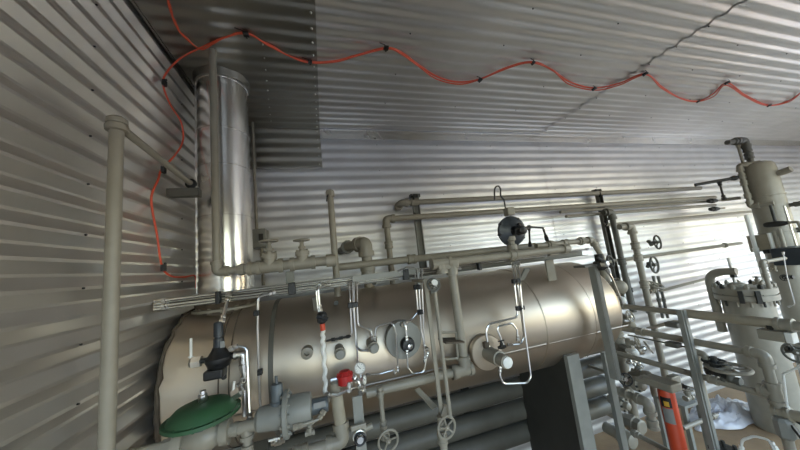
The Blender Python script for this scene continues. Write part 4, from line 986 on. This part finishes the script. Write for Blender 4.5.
pipe('bent pale pipe rising from the separator lid towards the tower', [a, e, e + AX * .35], .016, 'paint', 'lid_pipe', couplings=[a.lerp(e, .5)])
XT = c.x - R * .95
tubing('long steel tube bent beside the separator lid and tower', [q(783, 252, X=XT), q(787, 276, X=XT), q(795, 305, X=XT), q(788, 307, X=XT)], .0035, bend=.03)
# ================================================================== TOWER
TY = 1.80
tc, TR = upright(742, 781, 178, TY); tx = tc.x; tz = q(762, 161, X=tx).z
XF = tx - TR - .02                      # face turned to the viewer
YB_ = TY + TR * .9                       # left flank
t = thing('tower', 'tall grey tower vessel with a domed top near the right edge', 'tank', V((tx, TY, 0)))
MB().lathe(V((tx, TY, 0)), AZ, [(0, TR), (tz - .10, TR), (tz - .05, TR * .96), (tz - .02, TR * .84), (tz, TR * .5), (tz + .005, .02)], 56).build('shell', 'paint', t)
for yy in (196, 234):
    z = q(766, yy, X=XF).z; MB().lathe(V((tx, TY, z)), AZ, [(0, TR), (.001, TR + .006), (.016, TR + .006), (.017, TR)], 56).build('weld_band', 'paint', t)
a = q(777, 174, Y=TY - TR * .9); MB().cyl(V((tx, TY - TR * .9, a.z)), V((tx, TY - TR * 1.7, a.z + .02)), .032, 14).build('side_nozzle', 'paint', t)
p = q(763, 243, X=XF); MB().beam(p + AZ * .09, p - AZ * .09, .20, .04, AX).build('name_plate_frame', 'tan', t, False)
p = q(779, 200, X=XF + .12); MB().beam(p + AZ * .07, p - AZ * .07, .04, .05, AX).build('lifting_lug', 'iron', t, False)
a = q(752, 166, X=tx); zt_ = q(748, 139, X=tx).z; hy = q(728, 145, X=tx - .25)
pipe('grey vent pipe on the tower top bending left with a dark open end', [a - AZ * .05, V((a.x, a.y, zt_)), V((hy.x, hy.y, hy.z + .03))], rad(a, 2.4), 'dkpaint', 'tower_vent', couplings=[a + AZ * .12, a + AZ * .2], unions=[q(738, 141, X=tx - .12)])
a = q(744, 166, X=tx - .05); pipe('thin pipe beside the vent on the tower top', [a - AZ * .03, slide(a, AZ, y=143)], rad(a, 1.2), 'paint', 'tower_vent', couplings=[slide(a, AZ, y=146)])
XL = tx - TR * 1.05
a = q(739, 166, X=XL); b = q(748, 207, X=XL); b = V((a.x, a.y, b.z)); e = V((a.x, TY, b.z))
pipe('grey bypass pipe down the upper left side of the tower', [V((a.x + .1, a.y - .12, a.z)), a, b, V((a.x + .02, b.y - .16, b.z))], rad(a, 1.9), 'paint', 'bypass_pipe', couplings=[drop(a, 176), drop(a, 183), drop(a, 196)])
a = q(740, 177, X=XL); m_ = q(727, 178, X=XL); e = q(695, 185, X=XL - .35)
pipe('dark slanting relief pipe sticking out left from the tower bypass', [a, e], rad(a, 1.5), 'iron', 'relief_pipe', unions=[m_])
a = q(719, 181, X=XL - .1); tubing('thin dark hanger rod left of the tower bypass', [a, drop(a, 200)], .010, 'iron')
a = q(722, 200, X=XL); pipe('short stub between wall fittings and tower', [a, q(740, 198, X=XL)], .018, 'paint', 'stub_pipe')
# dark instrument box
p = q(799, 255, X=XF - .12); k = rad(p, 1)
t = thing('instrument_box', 'dark slate instrument box at the right edge, mounted on the tower', 'control box', p)
MB().beam(p + AZ * 8.5 * k, p - AZ * 8.5 * k, .22, .34, AX).build('enclosure', 'slate', t, False, .008)
for z in (5, -5): MB().beam(p + V((0, .21, z * k)), p + V((0, .17, z * k)), .08, .04).build('hinge_block', 'black', t, False, .004)
MB().beam(p + V((.05, 0, 0)), p + V((.22, 0, 0)), .08, .08).build('mount_arm', 'iron', t, False)
# small gear on the tower
for x0, y0, y1, lab in ((769, 233, 252, 'left of three short pale conduits above the instrument box'), (774, 231, 252, 'middle of three short pale conduits above the instrument box'), (779, 229, 252, 'right of three short pale conduits above the instrument box')):
    a = q(x0, y0, X=XF - .07); pipe(lab, [a, drop(a, y1)], .016, 'white' if x0 == 769 else 'paint', 'conduit', 'conduit')
p = q(776, 224, X=XF - .06); t = thing('tower_actuator', 'small dark valve actuator on the tower above the short conduits', 'valve', p)
MB().lathe(p + AY * .08, -AY, [(0, .02), (.02, .028), (.1, .03), (.13, .025), (.16, .015)], 14).build('body', 'iron', t)
MB().cyl(p, p + AZ * .2, .012, 8).build('stem', 'iron', t); MB().tube([p - AY * .06, p - AY * .14, p + V((0, -.15, -.1))], .014, 8, bend=.02).build('outlet', 'paint', t)
a = q(784, 206, X=XF + .1); pipe('thin steel conduit down the right flank of the tower', [a, drop(a, 247)], .012, 'steel', 'conduit', 'conduit', couplings=[drop(a, 222)])
for x, y, lab in ((783, 206, 'upper side pipe leaving the tower to the right edge'), (786, 231, 'lower side pipe leaving the tower to the right edge')):
    a = q(x, y, X=XF + .18); pipe(lab, [a, slide(a, AY, x=812)], .02, 'dkpaint', 'side_pipe', couplings=[a - AY * .1])
a = q(746, 215, Y=YB_); pipe('pale drain pipe along the left flank of the tower', [a, drop(a, 285)], .018, 'white', 'flank_pipe', couplings=[drop(a, 250)])
p = q(788, 277, X=XF - .06); gate_valve('small dark valve on the tower below the instrument box', p, AY, -AX, .035, .03, 'iron', open_=-.4, name='tower_valve')
p = q(774, 268, X=XF - .05); gate_valve('small pale valve on the tower face above the separator lid', p, AZ, -AX, .035, .03, 'paint', open_=-.4, name='tower_valve')

# lower right corner
a = q(800, 362, X=XS + .1)
tubing('pale thin tube bent down beside the dropping pipe at the right edge', [q(806, 364, X=XS), q(783, 374, X=XS), q(786, 398, X=XS), q(788, 412, X=XS)], .005, 'white', bend=.03)
p = q(797, 350, X=XS + .3); gate_valve('dark-wheeled valve cut by the right edge above the pale thin tube', p, AY, V((-1, -.4, .1)), .04, .05, 'dkpaint', open_=-.2, name='edge_valve')
a = q(779, 415, X=XS + .12); pipe('grey branch pipe leaving the dropping pipe to the right edge', [q(776, 412, X=XS), q(806, 418, X=XS)], .025, 'tan', 'branch_pipe', couplings=[q(783, 413, X=XS)])
p = q(784, 428, X=XS - .04); t = thing('lever_valve', 'grey ball valve with a dark lever low on the dropping pipe', 'valve', p)
MB().lathe(p - AZ * .05, AZ, [(0, .022), (.015, .034), (.085, .034), (.10, .022)], 8).build('body', 'paint2', t, ang=25)
MB().beam(p + V((.0, -.03, .03)), p + V((.0, -.065, -.05)), .02, .01).build('lever', 'iron', t, False)
for j, (pts, lab) in enumerate((([(741, 452), (742, 440), (754, 436), (770, 440), (776, 450)], 'pale tube hoop near the floor at the bottom edge'), ([(786, 424), (794, 418), (803, 424)], 'thin dark tube arc at the right edge near the floor'))):
    tubing(lab, [q(x, y, X=XS - .1 if j == 0 else XS) for x, y in pts], .006, 'white' if j == 0 else 'iron', bend=.06)
p = q(735, 449, X=XS); t = thing('bolt_flange', 'dark bolt heads of a small flange at the bottom edge by the pale hoop', 'fitting', p)
for k in (-.06, .0, .05): MB().hexa(p + V((0, k, .0)), AZ, .010, .035).build('bolt', 'iron', t)
MB().beam(p + V((0, -.1, -.03)), p + V((0, .1, -.03)), .1, .02).build('plate', 'iron', t, False)

# plastic film heap on the floor
import mathutils.noise as mn
cx_, cy_ = q(728, 409, Z=.05).x - .08, q(728, 409, Z=.05).y
N = 44; vs = []; fs = []
for j in range(N):
    for i in range(N):
        u = i / (N - 1) * 2 - 1; v = j / (N - 1) * 2 - 1
        rr = math.hypot(u, v); k = min(1, 1 / rr) if rr > 1 else 1
        x = u * k; y = v * k; rr = min(1, math.hypot(x, y))
        h = max(0, 1 - rr) ** .6
        w_ = mn.noise(V((x * 3, y * 3, 3))) * .5 + abs(mn.noise(V((x * 6, y * 6, 8)))) * .5
        vs.append((cx_ + x * .44 + .08 * mn.noise(V((x * 2, y * 2, 1))), cy_ + y * .17 + .05 * mn.noise(V((x * 2, y * 2, 5))), .008 + h * (.12 + .16 * w_)))
for j in range(N - 1):
    for i in range(N - 1): fs.append((j * N + i, j * N + i + 1, (j + 1) * N + i + 1, (j + 1) * N + i))
mb = MB(); mb.add(vs, fs); tag(mb.build('plastic_film', 'film', None, True, 0, 25), 'crumpled heap of white plastic film on the tan floor before the separator', 'plastic sheet')

# ================================================================== LIGHT AND CAMERA
w = bpy.data.worlds.new('World'); scene.world = w; w.use_nodes = True
nt = w.node_tree; bg = nt.nodes['Background']
sk = nt.nodes.new('ShaderNodeTexSky'); sk.sky_type = 'NISHITA'; sk.sun_disc = False; sk.sun_elevation = math.radians(48); sk.sun_rotation = math.radians(60); sk.air_density = 1.3; sk.dust_density = 1.2
nt.links.new(sk.outputs[0], bg.inputs['Color']); bg.inputs['Strength'].default_value = .34
def portal(name, x0, x1, z):
    l = bpy.data.lights.new(name, 'AREA'); l.shape = 'RECTANGLE'; l.size = x1 - x0; l.size_y = z; l.cycles.is_portal = True
    o = bpy.data.objects.new(name, l); COL.objects.link(o); o.location = ((x0 + x1) / 2, YF - .06, z / 2); o.rotation_euler = (PI / 2, 0, 0)
portal('doorway_daylight', D1[0], D1[1], D1[2]); portal('double_door_daylight', D2[0], D2[1], D2[2])
l = bpy.data.lights.new('end_door_daylight', 'AREA'); l.shape = 'RECTANGLE'; l.size = D3[2]; l.size_y = D3[1] - D3[0]; l.cycles.is_portal = True
o = bpy.data.objects.new('end_door_daylight', l); COL.objects.link(o); o.location = (XR + .04, (D3[0] + D3[1]) / 2, D3[2] / 2); o.rotation_euler = (0, PI / 2, 0)
l = bpy.data.lights.new('sun', 'SUN'); l.energy = 2.0; l.angle = math.radians(.6); l.color = (1, .97, .93)
o = bpy.data.objects.new('sun', l); COL.objects.link(o); o.rotation_euler = V((-.55, -.42, -.75)).to_track_quat('-Z', 'Y').to_euler()

cd = bpy.data.cameras.new('camera'); cam = bpy.data.objects.new('camera', cd); COL.objects.link(cam)
cd.sensor_width = 36; cd.lens = F / 800 * 36; cd.clip_start = .02; cd.clip_end = 200
m3 = Matrix((CR, -CD, -CF)).transposed(); cam.matrix_world = Matrix.Translation(CAM) @ m3.to_4x4()
scene.camera = cam
vs = scene.view_settings
scene.display_settings.display_device = 'sRGB'
vs.view_transform = 'Standard'; vs.look = 'None'; vs.gamma = 1; vs.use_curve_mapping = False
vs.exposure = 2.25
scene.cycles.max_bounces = 12; scene.cycles.glossy_bounces = 8; scene.cycles.diffuse_bounces = 5
